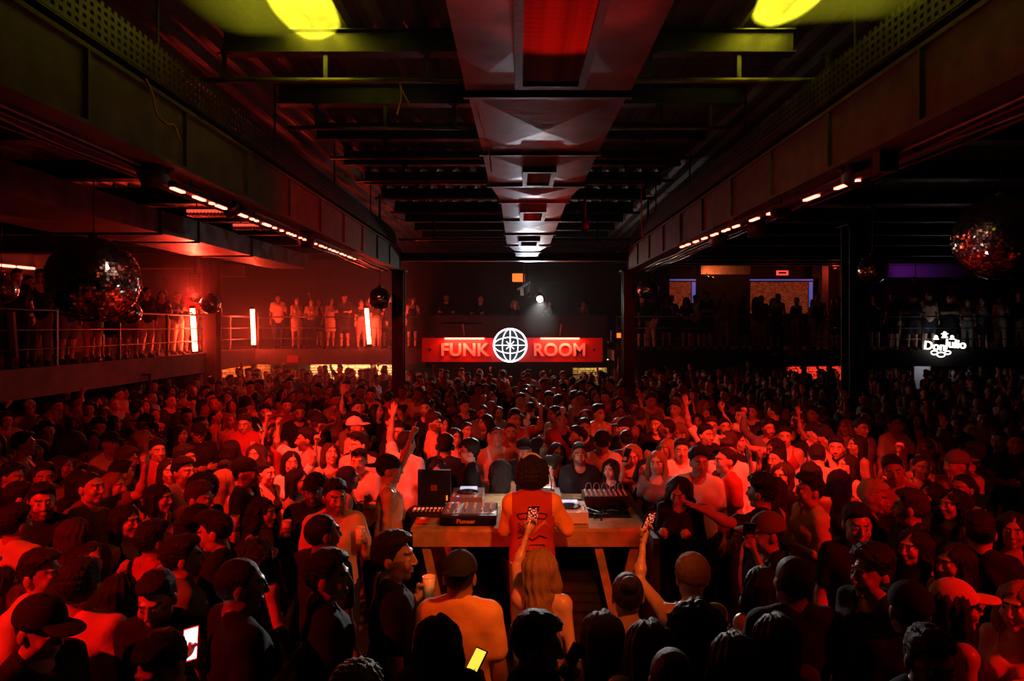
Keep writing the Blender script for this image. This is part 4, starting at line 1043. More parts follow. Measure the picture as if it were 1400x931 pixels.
def head_tint(V, beard):
    t = np.ones((len(V), 3), np.float32)
    x, y, z = np.abs(V[:, 0]), V[:, 1], V[:, 2]
    front = y < -.045
    eye = front & (((x - .031) / .0155) ** 2 + ((z - 1.645) / .0085) ** 2 < 1)
    iris = front & (((x - .031) / .0075) ** 2 + ((z - 1.645) / .0085) ** 2 < 1)
    brow = front & (np.abs(z - 1.668 + (x - .03) ** 2 * 4) < .0068) & (x > .011) & (x < .052)
    lip = front & ((x / .024) ** 2 + ((z - 1.575) / .0135) ** 2 < 1)
    if beard:
        b = (z < 1.606 - .25 * np.clip(-.02 - y, 0, .05)) & (z > 1.50) & (y < .012) & (y < -.05 + 6 * np.maximum(0, x - .045)) | ((np.abs(z - 1.592) < .006) & front & (x < .03))
        side = (z < 1.64) & (z > 1.51) & (y < .01) & (y > -.07) & (x > .045)
        t[b | side] = (.36, .32, .30)
    t[lip] = (.80, .42, .42); t[brow] = (.10, .09, .08); t[eye] = (1.5, 1.55, 1.6); t[iris] = (.04, .035, .03)
    return t

_raw = {}
def raw_body(sex, pose, beard, lod):
    key = ('body', sex, pose, beard, lod)
    if key in _raw: return _raw[key]
    arms = arm_prims(sex, pose)
    f = grid_for(lod, [p[1] for p in arms] + [p[2] for p in arms if p[0] == 'c'] + [(0, 0, 1.7)])
    for p in torso_prims(sex) + leg_prims(sex) + foot_prims() + arms + NECK + head_prims(sex): f.add(p)
    V, Q = thin_out(*f.mesh(), (.027, .036, .050, .085)[lod])
    t = head_tint(V, beard)
    for s, code in ((-1, pose[0]), (1, pose[1])):
        sh, el, wr, fd, n, kind = arm_points(sex, code, s)
        hv, hq = hand_mesh(kind, lod)
        hv = hv * ((1.0 if sex == 'm' else .9), 1, 1) * (1.0 if sex == 'm' else .92)
        xa = fd; za = -(n - (n @ fd) * fd); za = za / np.linalg.norm(za); ya = np.cross(za, xa)
        # the thumb lies on +Y: mirror for the other hand when needed
        flip = (ya[1] > .3 or ya[2] < -.3) if code not in ('cross',) else False
        hv2 = hv * (1, -1 if flip else 1, 1)
        W = wr + hv2[:, :1] * xa + hv2[:, 1:2] * ya + hv2[:, 2:] * za
        hq2 = hq[:, ::-1] if flip else hq
        Q = np.concatenate([Q, hq2 + len(V)]); V = np.concatenate([V, W]); t = np.concatenate([t, np.ones((len(W), 3), np.float32)])
    _raw[key] = (V, Q, t)
    return _raw[key]

def raw_top(sex, pose, style, lod):
    key = ('top', sex, pose, style, lod)
    if key in _raw: return _raw[key]
    arms = arm_prims(sex, pose)
    bs = (.019, .026, .034, .052)[lod]
    pts = np.array([p[1] for p in arms] + [p[2] for p in arms if p[0] == 'c'])
    lo, hi = pts.min(0) - .12, pts.max(0) + .12
    f = Field(np.arange(min(lo[0], -.27), max(hi[0], .27), bs), np.arange(min(lo[1], -.26), max(hi[1], .24), bs), np.arange(.42, max(hi[2], 1.60), bs))
    loose = {'tank': .012, 'crop': .010, 'dress': .012, 'jacket': .030, 'shirt': .024}.get(style, .018)
    for p in torso_prims(sex): f.add(p, loose)
    if style in ('tee', 'shirt', 'crop'):
        for p in arm_prims(sex, pose, 'sleeve'): f.add(p, loose * .45 + .004)
    if style in ('jacket', 'long'):
        for p in arms: f.add(p, loose * .8)
    if style in ('tee', 'shirt', 'jacket', 'long', 'tank'):    # the cloth hangs straight over the hips
        w = .158 if sex == 'm' else .150
        f.add(('e', (0, .006, 1.00), (w + loose, .118 + loose, .30), .04))
    if style == 'dress':
        f.add(('c', (0, .01, .95), (0, .0, .62), .165, .185, .05))
    X, Y, Z = f.grid()
    F = f.F
    F += wobble(X, Y, Z, .13, .006, 1.0) + wobble(X, Y, Z, .07, .0025, 2.2)
    hem = {'tee': .84, 'tank': .86, 'crop': 1.12, 'dress': .60, 'jacket': .84, 'long': .86, 'shirt': .80}[style]
    F = np.maximum(F, hem + .01 * np.sin(9 * X) - Z)
    neck = .082 if style in ('tank', 'crop', 'dress') else .064
    nd = d_cone(X, Y, Z, (0, -.012, 1.475), (0, -.055, 1.60), neck, neck + .03)
    if style in ('tank', 'dress') and True:
        nd = np.minimum(nd, d_ell(X, Y, Z, (0, -.10, 1.45), (.085, .10, .10)))
        sh = SHOULDER[sex]
        for s in (-1, 1):     # arm holes
            nd = np.minimum(nd, d_ell(X, Y, Z, (s * (sh + .035), .0, 1.44), (.095, .17, .135)))
    if style == 'jacket' or style == 'shirt':      # collar stands up around the neck
        col = np.maximum(d_cone(X, Y, Z, (0, .018, 1.46), (0, .014, 1.535), .088, .074), Z - 1.535 - .28 * Y)
        F = np.minimum(np.maximum(F, -nd), np.maximum(col, 1.44 - Z))
    else:
        F = np.maximum(F, -nd)
    if style in ('long', 'jacket'):
        for s, code in ((-1, pose[0]), (1, pose[1])):
            sh, el, wr, fd, n, kind = arm_points(sex, code, s)
            pl = (X - wr[0]) * fd[0] + (Y - wr[1]) * fd[1] + (Z - wr[2]) * fd[2]
            near = d_ell(X, Y, Z, wr, (.12, .12, .12))
            F = np.where(near < 0, np.maximum(F, pl + .005), F)
    f.F = F.astype(np.float32)
    _raw[key] = f.mesh()
    return _raw[key]

def raw_bottom(sex, style, lod):
    key = ('bottom', sex, style, lod)
    if key in _raw: return _raw[key]
    bs = (.026, .034, .045, .065)[lod]
    f = Field(np.arange(-.30, .31, bs), np.arange(-.24, .25, bs), np.arange(.01, 1.10, bs))
    off = .020
    for p in leg_prims(sex): f.add(p, off)
    for p in torso_prims(sex)[:2]: f.add(p, .009)
    if style == 'skirt': f.add(('c', (0, .01, .95), (0, 0, .60), .160, .195, .05))
    X, Y, Z = f.grid()
    F = f.F + wobble(X, Y, Z, .11, .005, .4)
    bot = {'trousers': .07, 'shorts': .50, 'skirt': .58}[style]
    F = np.maximum(np.maximum(F, bot - Z), Z - 1.04)
    f.F = F.astype(np.float32)
    _raw[key] = f.mesh()
    return _raw[key]

def raw_shoes(lod):
    key = ('shoes', lod)
    if key in _raw: return _raw[key]
    f = Field(np.arange(-.21, .22, .018), np.arange(-.22, .15, .018), np.arange(-.03, .17, .015))
    for p in foot_prims(): f.add(p, .010)
    X, Y, Z = f.grid()
    f.F = np.maximum(np.maximum(f.F, .002 - Z), Z - .115).astype(np.float32)
    _raw[key] = f.mesh()
    return _raw[key]

def raw_hair(style, lod):
    key = ('hair', style, lod)
    if key in _raw: return _raw[key]
    s = (.0085, .0135, .020, .028)[lod]
    lowz = {'long': 1.16, 'wavy': 1.20, 'curlylong': 1.26, 'ponytail': 1.25, 'bob': 1.44}.get(style, 1.50)
    f = Field(np.arange(-.19, .195, s), np.arange(-.24, .23, s), np.arange(lowz, 1.90, s * (1.0 if lowz > 1.4 else 1.5)))
    X, Y, Z = f.grid()
    f.F = f.F + 0 * X
    base = ('e', (0, .020, 1.668), (.084, .104, .098), .02)
    hl = np.interp(f.ys, [-.12, -.075, -.035, .0, .03, .12], [1.738, 1.730, 1.692, 1.632, 1.605, 1.560])[None, :, None]
    if style == 'buzz':
        f.add(('e', (0, .018, 1.663), (.0800, .1000, .0960), .02)); f.F = np.maximum(f.F + wobble(X, Y, Z, .015, .0015, .4), (hl + wobble(X, Y, Z, .05, .008, .8) - Z) * .8)
    elif style in ('short', 'quiff', 'curly', 'bleach'):
        f.add(('e', (0, .019, 1.665), (.0815, .1015, .0965), .02))
        top = {'short': ('e', (0, .002, 1.722), (.078, .100, .058), .025), 'bleach': ('e', (0, -.005, 1.722), (.078, .098, .056), .025),
               'quiff': ('e', (0, -.025, 1.738), (.070, .082, .052), .025), 'curly': ('e', (0, .008, 1.722), (.096, .112, .072), .02)}[style]
        f.add(top)
        f.F = f.F + (wobble(X, Y, Z, .028, .010, .7) if style == 'curly' else wobble(X, Y * .45, Z, .024, .0060, .3) + wobble(X, Y, Z, .016, .0025, 1.1))
        f.F = np.maximum(f.F, (hl + wobble(X, Y, Z, .05, .010, .8) - Z) * .8)
    elif style == 'afro':
        f.add(('e', (0, .02, 1.705), (.138, .140, .128), .02)); f.add(('e', (0, .035, 1.64), (.128, .125, .09), .03))
        f.F = f.F + wobble(X, Y, Z, .034, .010, .5)
        f.F = np.maximum(f.F, -d_ell(X, Y, Z, (0, -.12, 1.60), (.074, .11, .105)))
    elif style == 'bun':
        f.add(base); f.add(('e', (0, .105, 1.735), (.046, .046, .044), .012))
        f.F = f.F + wobble(X, Y * .3, Z, .03, .002, .3); f.F = np.maximum(f.F, (hl - Z) * .8)
    elif style == 'ponytail':
        f.add(base); f.add(('c', (0, .105, 1.70), (0, .15, 1.62), .030, .036, .02)); f.add(('c', (0, .15, 1.62), (0, .125, 1.32), .038, .018, .02))
        th = np.arctan2(X, Y - .15)
        f.F = f.F + .0025 * np.sin(th * 9 + 2 * np.sin(Z * 14)); f.F = np.maximum(f.F, np.where((Y > .10), -1, (hl - Z) * .8))
    else:
        f.add(base)
        wide = {'long': (.100, .052), 'wavy': (.118, .062), 'curlylong': (.140, .085), 'bob': (.098, .05)}[style]
        lo = {'long': 1.20, 'wavy': 1.25, 'curlylong': 1.32, 'bob': 1.50}[style]
        f.add(('c', (0, .045, 1.66), (0, .112, lo + .05), .085, wide[1] * .95, .03, .085 / wide[0]))
        for sd in (-1, 1):
            f.add(('c', (.066 * sd, .012, 1.69), (wide[0] * .92 * sd, -.005, 1.53), .036, .036, .02))
            if style != 'bob': f.add(('c', (wide[0] * .92 * sd, -.005, 1.53), (wide[0] * .95 * sd, -.085 if sd > 0 else .02, lo + .08), .034, .020, .02))
        th = np.arctan2(X, Y + .02)
        f.F = f.F + .010 * np.exp(-((X - .012) / .011) ** 2) * (Z > 1.66) * (Y < .09)      # parting
        if style == 'curlylong': f.F = f.F + wobble(X, Y, Z, .040, .012, .9)
        else: f.F = f.F + .0042 * np.sin(th * 21 + (2.4 if style == 'wavy' else .8) * np.sin(Z * (26 if style == 'wavy' else 9))) + wobble(X, Y, Z, .09, .004, .2)
        f.F = np.maximum(f.F, -d_ell(X, Y, Z, (0, -.112, 1.604), (.067, .108, .116)))
        f.F = np.maximum(f.F, -d_ell(X, Y, Z, (0, -.085, 1.455), (.088, .105, .125)))
        f.F = np.maximum(f.F, -d_ell(X, Y, Z, (0, .0, 1.60), (.070, .080, .088)))
    f.F = f.F.astype(np.float32)
    _raw[key] = f.mesh()
    return _raw[key]

def raw_cap(style, lod):
    key = ('cap', style, lod)
    if key in _raw: return _raw[key]
    s = (.0080, .0130, .020, .028)[lod]
    f = Field(np.arange(-.13, .135, s), np.arange(-.25, .25, s), np.arange(1.58, 1.83, s))
    X, Y, Z = f.grid()
    f.add(('e', (0, .018, 1.680), (.0925, .112, .100), .02))
    cut = 1.668 if style != 'beanie' else 1.638
    f.F = np.maximum(f.F + (0 if style != 'beanie' else wobble(X, Y, Z, .03, .004)), cut + .10 * Y * (-1 if style == 'capback' else 1) * -.6 - Z)
    if style != 'beanie':
        sg = 1 if style == 'cap' else -1
        brim = d_ell(X, Y, Z - .12 * (np.abs(X) ** 2) * -8, (0, -.118 * sg + .018 * (sg < 0), 1.688), (.074, .088, .011))
        f.F = np.minimum(f.F, np.maximum(brim, -d_ell(X, Y, Z, (0, .018, 1.66), (.080, .10, .09))))
        f.add(('e', (0, .018, 1.782), (.011, .011, .007), .003))
    f.F = f.F.astype(np.float32)
    _raw[key] = f.mesh()
    return _raw[key]

def grow_head(V, rmax=None):
    w = np.clip((V[:, 2] - 1.49) / .09, 0, 1); w = w * w * (3 - 2 * w)
    if rmax: w = w * np.clip((rmax - np.hypot(V[:, 0], V[:, 1])) / .03, 0, 1) * (V[:, 2] < 1.80)
    c = np.array([0, .015, 1.54])
    return c + (V - c) * (1 + .075 * w)[:, None]

def turn_head(V, yaw, pitch, roll, rmax=None):
    """bend the neck: rotates everything above the neck about its base, smoothly"""
    V = grow_head(V, rmax)
    if not (yaw or pitch or roll): return V
    w = np.clip((V[:, 2] - 1.47) / .10, 0, 1); w = w * w * (3 - 2 * w)
    if rmax: w = w * np.clip((rmax - np.hypot(V[:, 0], V[:, 1])) / .03, 0, 1) * (V[:, 2] < 1.80)
    P = V - (0, .015, 1.53)
    a, b, c = np.radians(yaw) * w, np.radians(pitch) * w, np.radians(roll) * w
    x, y, z = P.T
    y, z = y * np.cos(b) - z * np.sin(b), y * np.sin(b) + z * np.cos(b)
    x, z = x * np.cos(c) + z * np.sin(c), -x * np.sin(c) + z * np.cos(c)
    x, y = x * np.cos(a) - y * np.sin(a), x * np.sin(a) + y * np.cos(a)
    return np.stack([x, y, z], 1) + (0, .015, 1.53)

_me = {}
def part_mesh(kind, args, head=(0, 0, 0)):
    key = (kind, args, head)
    if key not in _me:
        if kind == 'body':
            V, Q, t = raw_body(*args); _me[key] = np_mesh('body', turn_head(V, *head, rmax=.16), Q, M['skin'], t)
        elif kind == 'top':
            V, Q = raw_top(*args); _me[key] = np_mesh(args[2], V, Q, M['cloth'])
        elif kind == 'bottom':
            V, Q = raw_bottom(*args); _me[key] = np_mesh(args[1], V, Q, M['denim'])
        elif kind == 'shoes':
            V, Q = raw_shoes(*args); _me[key] = np_mesh('shoes', V, Q, M['shoe'])
        elif kind == 'hair':
            V, Q = raw_hair(*args); _me[key] = np_mesh('hair', turn_head(V, *head), Q, M['hair'])
        elif kind == 'cap':
            V, Q = raw_cap(*args); _me[key] = np_mesh('cap', turn_head(V, *head), Q, M['cloth'])
    return _me[key]

def person(label, group, x, y, rot, sex='m', pose=('down', 'down'), hair='short', haircol=(.012, .008, .006), top='tee', topcol=(.02, .02, .02),
           bottom='trousers', botcol=(.02, .022, .03), cap=None, capcol=(.02, .02, .02), skin=(.42, .23, .15), beard=False,
           head=(0, 0, 0), lod=1, scale=1.0, z=0.0):
    root = bpy.data.objects.new('person', None); COL.objects.link(root)
    root.empty_display_size = .1
    root.location = (x, y, z); root.rotation_euler = (0, 0, math.radians(rot)); root.scale = (scale,) * 3
    root['label'] = label; root['category'] = 'person'; root['group'] = group
    def put(name, me, col):
        o = bpy.data.objects.new(name, me); COL.objects.link(o); o.parent = root; o.color = (*col, 1)
        return o
    put('body', part_mesh('body', (sex, pose, beard, lod), head), skin)
    put({'tee': 'tee_shirt', 'tank': 'tank_top', 'crop': 'crop_top', 'dress': 'dress', 'jacket': 'jacket', 'long': 'sweater', 'shirt': 'shirt'}[top],
        part_mesh('top', (sex, pose, top, lod)), topcol)
    if top != 'dress': put(bottom, part_mesh('bottom', (sex, bottom, lod)), botcol)
    put('shoes', part_mesh('shoes', (lod,)), (.03, .03, .03))
    if hair: put('hair', part_mesh('hair', (hair, lod), head), haircol)
    if cap: put('beanie' if cap == 'beanie' else 'cap', part_mesh('cap', (cap, lod), head), capcol)
    return root
# ======================================================================
# THE CROWD
# ======================================================================
COLS = {'black': (.014, .014, .016), 'white': (.74, .71, .67), 'beige': (.55, .43, .31), 'red': (.42, .05, .045), 'grey': (.17, .17, .175), 'navy': (.025, .03, .06), 'peach': (.68, .44, .34), 'brown': (.16, .09, .06), 'orange': (.75, .40, .12), 'pink': (.66, .30, .30)}
HAIR = {'black': (.010, .008, .007), 'brown': (.045, .022, .012), 'light': (.26, .14, .06), 'blond': (.48, .32, .15)}
SKIN = [(.50, .29, .20), (.40, .22, .14), (.26, .13, .08), (.56, .35, .26), (.16, .08, .05)]
GARMENT = {'tee': 'tee', 'tank': 'tank top', 'crop': 'crop top', 'dress': 'dress', 'jacket': 'jacket', 'long': 'long-sleeved top', 'shirt': 'shirt'}
ARMS = {'down': '', 'bent': 'hands at waist', 'cup': 'hand at chest', 'up': 'arm raised', 'point': 'pointing up', 'peace': 'two fingers up', 'fist': 'fist up', 'phone': 'hand up front', 'fwd': 'arm stretched forward', 'side': 'arm stretched sideways', 'ear': 'hand at ear', 'cross': 'arms crossed', 'deck': 'arms forward', 'face': 'hand at face', 'rail': 'hands forward', 'text': 'hand before the chest'}
def facing(rot, y):
    r = (rot + 180) % 360 - 180
    if abs(r) < 35: return 'back to the board'
    if abs(r) > 145: return 'facing the board'
    return 'facing the logo side' if r > 0 else 'facing the neon side'
def place(x, y, z):
    if z > 1:
        if x < -8.3: return 'on the side balcony' if y < 18 else 'on the balcony corner'
        if x < -3: return 'on the balcony behind the neon tubes'
        if x < 3: return 'on the dark middle balcony'
        return 'on the balcony below the glowing screens' if x < 9.5 else 'on the balcony over the lettered logo'
    if y < 5.4:
        return 'behind the DJ' if abs(x) < 1.3 else 'behind the DJ, neon side' if x < 0 else 'behind the DJ, logo side'
    if abs(x) < 1.5 and y < 9: return 'at the table front'
    if y < 8.2: return 'beside the table, neon side' if x < 0 else 'beside the table, logo side'
    if y < 12.5:
        return 'on the middle floor' if abs(x) < 2.4 else 'beside the booths' if x < -6 else 'on the middle floor, neon side' if x < 0 else 'on the middle floor, logo side' if x < 6 else 'past the thick column'
    if x < -3: return 'before the balcony, neon side'
    if x < 3: return 'between the two columns'
    return 'before the dark balcony'
def make_label(d, near=None):
    top = '%s %s' % (d['col'], GARMENT[d['top']])
    cap = '' if not d.get('cap') else (' and %s %s' % (d.get('capn', 'black'), {'cap': 'cap', 'capback': 'backward cap', 'beanie': 'beanie'}[d['cap']]))
    a = [ARMS[p] for p in d['pose'] if ARMS[p]]; a = a[0] if a else ''
    bits = [x for x in (a, facing(d['rot'], d['y']), near, place(d['x'], d['y'], d.get('z', 0))) if x]
    while True:
        t = ', '.join(['person in %s%s' % (top, cap)] + bits)
        if len(t.split()) <= 16: return t
        f = facing(d['rot'], d['y'])
        if near and f in bits: bits.remove(f)
        else: bits.pop(0)
PEOPLE = []
def add(d):
    PEOPLE.append(d); return d
def realise(d):
    if d.get('cap') and d['hair'] in ('short', 'quiff', 'curly'): d['hair'] = 'buzz'      # flattened under the cap
    lod = 0 if d['y'] < 6.3 and d.get('z', 0) < 1 else 1 if d['y'] < 10.5 else 2
    d['obj'] = person(d['label'], 'party-goers ' + place(d['x'], d['y'], d.get('z', 0)), d['x'], d['y'], d['rot'], d['sex'], d['pose'], d['hair'], HAIR[d['hc']], d['top'], COLS[d['col']],
                      d.get('bottom', 'trousers'), COLS[d.get('bc', 'navy')], d.get('cap'), COLS[d.get('capn', 'black')], d['skin'], d.get('beard', False), d.get('head', (0, 0, 0)), d.get('lod', lod), d['s'], d.get('z', 0.0))
    return d
def at(px, py, s, extra=0.0):
    """floor position of somebody of scale s whose crown shows at this point of the photograph"""
    Y = F_PX * (CAMZ - (1.785 + extra) * s) / (py - VY)
    return (px - VX) * Y / F_PX, Y
pk = random.Random(21)
def guest(px, py, rot, sex, hair, top, col, pose=('down', 'down'), **k):
    s = k.pop('s', None) or (pk.uniform(.97, 1.03) if sex == 'm' else pk.uniform(.91, .96))
    x, y = at(px, py, s, .06 if hair == 'afro' else .0)
    d = dict(x=x, y=y, rot=rot, sex=sex, hair=hair, top=top, col=col, pose=pose, s=s, hc=k.pop('hc', 'black'), skin=SKIN[k.pop('sk', pk.choice((0, 1, 1, 2, 3)))])
    d.update(k); d['px'], d['py'] = px, py
    return add(d)
DD, CD, DC, CC, BB_, UD, DU = ('down', 'down'), ('cup', 'down'), ('down', 'cup'), ('cross', 'cross'), ('bent', 'bent'), ('up', 'down'), ('down', 'up')
# ---- the DJ
dj = add(dict(x=.12, y=5.82, z=.12, rot=180, sex='m', hair='afro', hc='black', top='jacket', col='red', pose=('ear', 'deck'), s=.985, skin=SKIN[2], head=(0, 12, 0), lod=0, bc='grey',
              label='person in red jacket with orange sleeves at the decks, one hand at the ear'))
# ---- people standing behind the DJ, backs or profiles to us
white_shirt = guest(625, 755, 176, 'm', 'buzz', 'shirt', 'orange', DD, cap='capback', s=1.0, sk=2, head=(0, 8, 0), label='person in pale orange short-sleeved shirt and dark cap behind the DJ, facing the decks')
guest(537, 727, 108, 'm', 'short', 'tee', 'black', DC, s=1.05, head=(-18, 0, 0), beard=True, sk=1, label='tall person in black tee beside the pale orange shirt, watching the decks')
guest(451, 752, 112, 'm', 'short', 'tee', 'black', DD, s=1.03, head=(-14, 4, 0), sk=1, label='person in black tee with arms hanging, behind the DJ near the peach tee')
guest(441, 700, 150, 'm', 'buzz', 'tee', 'black', DD, s=1.02, sk=2, head=(-20, 0, 0))
guest(599, 838, 176, 'f', 'long', 'tee', 'black', ('cup', 'down'), s=.95, sk=1, label='person in black top holding up a phone with yellow screen behind the pale orange shirt')
guest(487, 914, 180, 'm', 'curly', 'tee', 'grey', DD, s=.97, hc='light')
woman27 = guest(741, 747, 160, 'f', 'long', 'tank', 'brown', ('down', 'phone'), s=.95, hc='light', sk=0, head=(-10, -4, 0), label='person in brown tank top filming the DJ, arm and phone raised against the red jacket')
guest(727, 838, 75, 'm', 'short', 'shirt', 'black', ('bent', 'ear'), s=1.0, beard=True, sk=1, head=(15, 10, 0), label='person in black shirt with a dark phone at the mouth, behind the filming person')
guest(858, 781, 178, 'f', 'bun', 'tank', 'black', DD, s=.95, sk=1)
guest(838, 832, 172, 'f', 'long', 'tank', 'black', BB_, s=.93, sk=1)
guest(872, 844, 170, 'f', 'long', 'tank', 'grey', DD, s=.94, hc='brown', sk=0)
guest(918, 882, 180, 'm', 'buzz', 'tee', 'grey', DD, s=1.0, sk=0)
dot = guest(946, 757, 182, 'f', None, 'tank', 'black', ('down', 'phone'), s=.98, cap='beanie', capn='brown', sk=1, label='person in dotted dark beanie and black tank, filming with a raised phone beside the table')
guest(953, 816, 165, 'f', 'curlylong', 'tank', 'black', CD, s=.94, sk=1)
guest(1012, 860, 185, 'f', 'long', 'long', 'black', DD, s=.94, hc='brown')
guest(1054, 835, 180, 'f', 'long', 'long', 'brown', DD, s=.95, hc='brown')
guest(1083, 757, 184, 'm', 'buzz', 'tee', 'black', CD, s=1.05, sk=2)
guest(1040, 772, 200, 'f', 'wavy', 'tank', 'black', ('phone', 'bent'), s=.92, sk=1)
guest(1050, 701, -85, 'm', 'short', 'tee', 'black', DD, s=1.0, cap='cap', capn='brown', sk=1, head=(0, 6, 0))
pointer = guest(1041, 650, 225, 'm', 'curly', 'tee', 'black', ('down', 'side'), s=1.02, sk=1, label='person in black tee with one arm stretched out towards the table end')
# ---- left foreground
guest(49, 752, 85, 'm', 'short', 'shirt', 'beige', DD, s=1.0, sk=1)
guest(126, 765, 176, 'm', 'short', 'tee', 'pink', DC, s=1.03, sk=1, head=(8, 0, 0), label='person in rose tee with printed letters across the back, next to the white phone')
guest(78, 815, 75, 'm', 'buzz', 'tee', 'black', DD, s=.98, cap='cap', sk=1, head=(0, 12, 0))
guest(206, 776, 12, 'm', 'short', 'shirt', 'black', ('down', 'text'), s=1.0, beard=True, sk=0, head=(-8, 18, 0), label='person in black shirt looking down next to a bright white phone')
guest(230, 857, -8, 'm', 'short', 'tee', 'black', DD, s=.99, sk=0, head=(-6, 20, 0))
guest(326, 760, 130, 'm', 'buzz', 'tee', 'black', BB_, s=1.06, sk=2, head=(-15, 6, 0))
guest(168, 782, 172, 'f', 'bob', 'tank', 'black', DD, s=.93, sk=1)
guest(293, 698, -82, 'm', 'quiff', 'tee', 'black', DD, s=1.0, sk=0, head=(0, 12, 0))
guest(231, 733, 120, 'm', 'short', 'tee', 'grey', DD, s=1.0, sk=1)
guest(226, 712, 150, 'm', 'short', 'tank', 'red', DD, s=.96, sk=1)
guest(262, 690, 165, 'm', 'short', 'tee', 'white', DD, s=.99, cap='capback', sk=1)
guest(118, 742, 25, 'f', 'wavy', 'tank', 'peach', BB_, s=.92, sk=0, head=(10, -8, 14))
guest(110, 706, 170, 'f', 'wavy', 'tank', 'black', DD, s=.93, hc='brown')
guest(168, 690, 70, 'f', 'long', 'tank', 'black', CD, s=.94, sk=0)
guest(219, 661, 78, 'f', 'long', 'tank', 'red', ('face', 'down'), s=.94, sk=0)
guest(20, 690, 165, 'm', 'short', 'tee', 'beige', DD, s=1.0, sk=1)
guest(8, 775, 120, 'f', 'long', 'tank', 'red', BB_, s=.93, sk=1)
guest(352, 733, 150, 'f', 'curlylong', 'tank', 'black', CD, s=.94, sk=0)
guest(296, 640, 160, 'f', 'long', 'tank', 'red', DD, s=.93, hc='light')
guest(457, 655, 18, 'm', 'short', 'tee', 'peach', DC, s=1.02, sk=0, beard=True, head=(14, 4, 0), label='person in plain peach tee, back to the red board, beside the tank top dancer')
# ---- left middle
tankman = guest(535, 622, 100, 'm', 'short', 'tank', 'peach', ('down', 'point'), s=1.02, cap='capback', sk=1, label='person in peach tank top and backward cap pointing high beside the table')
guest(566, 590, 150, 'm', 'short', 'tee', 'white', ('down', 'up'), s=1.03, sk=1)
guest(488, 592, -20, 'm', 'quiff', 'shirt', 'beige', DD, s=1.02, sk=3, head=(-20, 0, 0))
guest(491, 614, 0, 'm', 'short', 'tee', 'peach', CC, s=.97, sk=1)
guest(454, 605, 22, 'f', 'long', 'tank', 'black', DD, s=.95, hc='brown', sk=3, head=(10, -10, 0))
guest(524, 600, -10, 'f', 'wavy', 'tank', 'red', DD, s=.92, sk=0, head=(0, 0, 12))
guest(504, 590, 10, 'm', 'buzz', 'tee', 'black', DD, s=.97, sk=2)
guest(477, 636, 100, 'f', 'bob', 'tank', 'black', ('down', 'cup'), s=.92, sk=1)
guest(430, 648, 5, 'm', None, 'jacket', 'black', CD, s=1.0, cap='cap', sk=2, beard=True)
guest(408, 640, 70, 'f', 'long', 'tank', 'red', ('face', 'down'), s=.94, sk=0)
guest(419, 585, -75, 'm', 'short', 'tee', 'pink', DD, s=1.03, sk=1, beard=True)
guest(486, 570, 80, 'm', 'short', 'tee', 'beige', DD, s=1.0, cap='cap', capn='white', sk=1)
guest(334, 626, 92, 'm', 'short', 'tee', 'black', DD, s=1.02, cap='cap', sk=0, beard=True)
guest(364, 630, 65, 'f', 'bun', 'tank', 'black', CD, s=.93, sk=3)
guest(398, 616, 30, 'f', 'bob', 'crop', 'white', ('down', 'point'), s=.93, sk=0)
guest(281, 655, 60, 'f', 'afro', 'tee', 'black', DD, s=.90, sk=1)
guest(231, 626, 40, 'f', 'bob', 'tank', 'red', CD, s=.94, sk=0)
guest(262, 625, 70, 'm', 'short', 'tee', 'grey', DD, s=1.0, sk=1)
guest(360, 680, 75, 'f', 'curlylong', 'tank', 'black', CD, s=.92, sk=1)
guest(58, 661, 40, 'm', 'short', 'shirt', 'black', DD, s=1.03, beard=True, sk=0)
guest(157, 645, 75, 'f', 'long', 'tank', 'peach', ('down', 'face'), s=.95, hc='light', sk=0)
guest(198, 587, 120, 'f', 'long', 'tank', 'black', ('down', 'cup'), s=.97, hc='blond', sk=0)
guest(100, 594, 170, 'f', 'afro', 'tank', 'black', DD, s=.98, sk=4)
guest(105, 641, 175, 'f', 'long', 'long', 'black', DD, s=.95)
guest(70, 633, 35, 'm', 'short', 'tee', 'grey', DD, s=.98, sk=1)
guest(151, 590, 60, 'm', 'short', 'tee', 'white', DD, s=1.0, cap='cap', sk=1)
guest(127, 588, 40, 'f', 'bob', 'tank', 'black', DD, s=.94, sk=0)
guest(33, 590, 120, 'm', 'short', 'tank', 'red', DD, s=1.03, sk=0)
guest(52, 600, 30, 'f', 'wavy', 'tank', 'black', CD, s=.93, sk=3)
guest(43, 547, 50, 'm', 'short', 'tee', 'white', DD, s=1.0, cap='capback', capn='white', sk=3)
guest(76, 545, 60, 'm', 'short', 'tee', 'grey', ('down', 'fist'), s=1.0, sk=3)
guest(7, 563, 60, 'm', 'short', 'shirt', 'beige', CD, s=1.0, sk=3)
guest(187, 547, 170, 'm', 'short', 'tee', 'beige', DD, s=1.04, sk=1)
guest(163, 629, 150, 'm', 'short', 'tee', 'black', DD, s=.97)
guest(318, 600, 160, 'f', 'wavy', 'tank', 'black', ('phone', 'down'), s=.93)
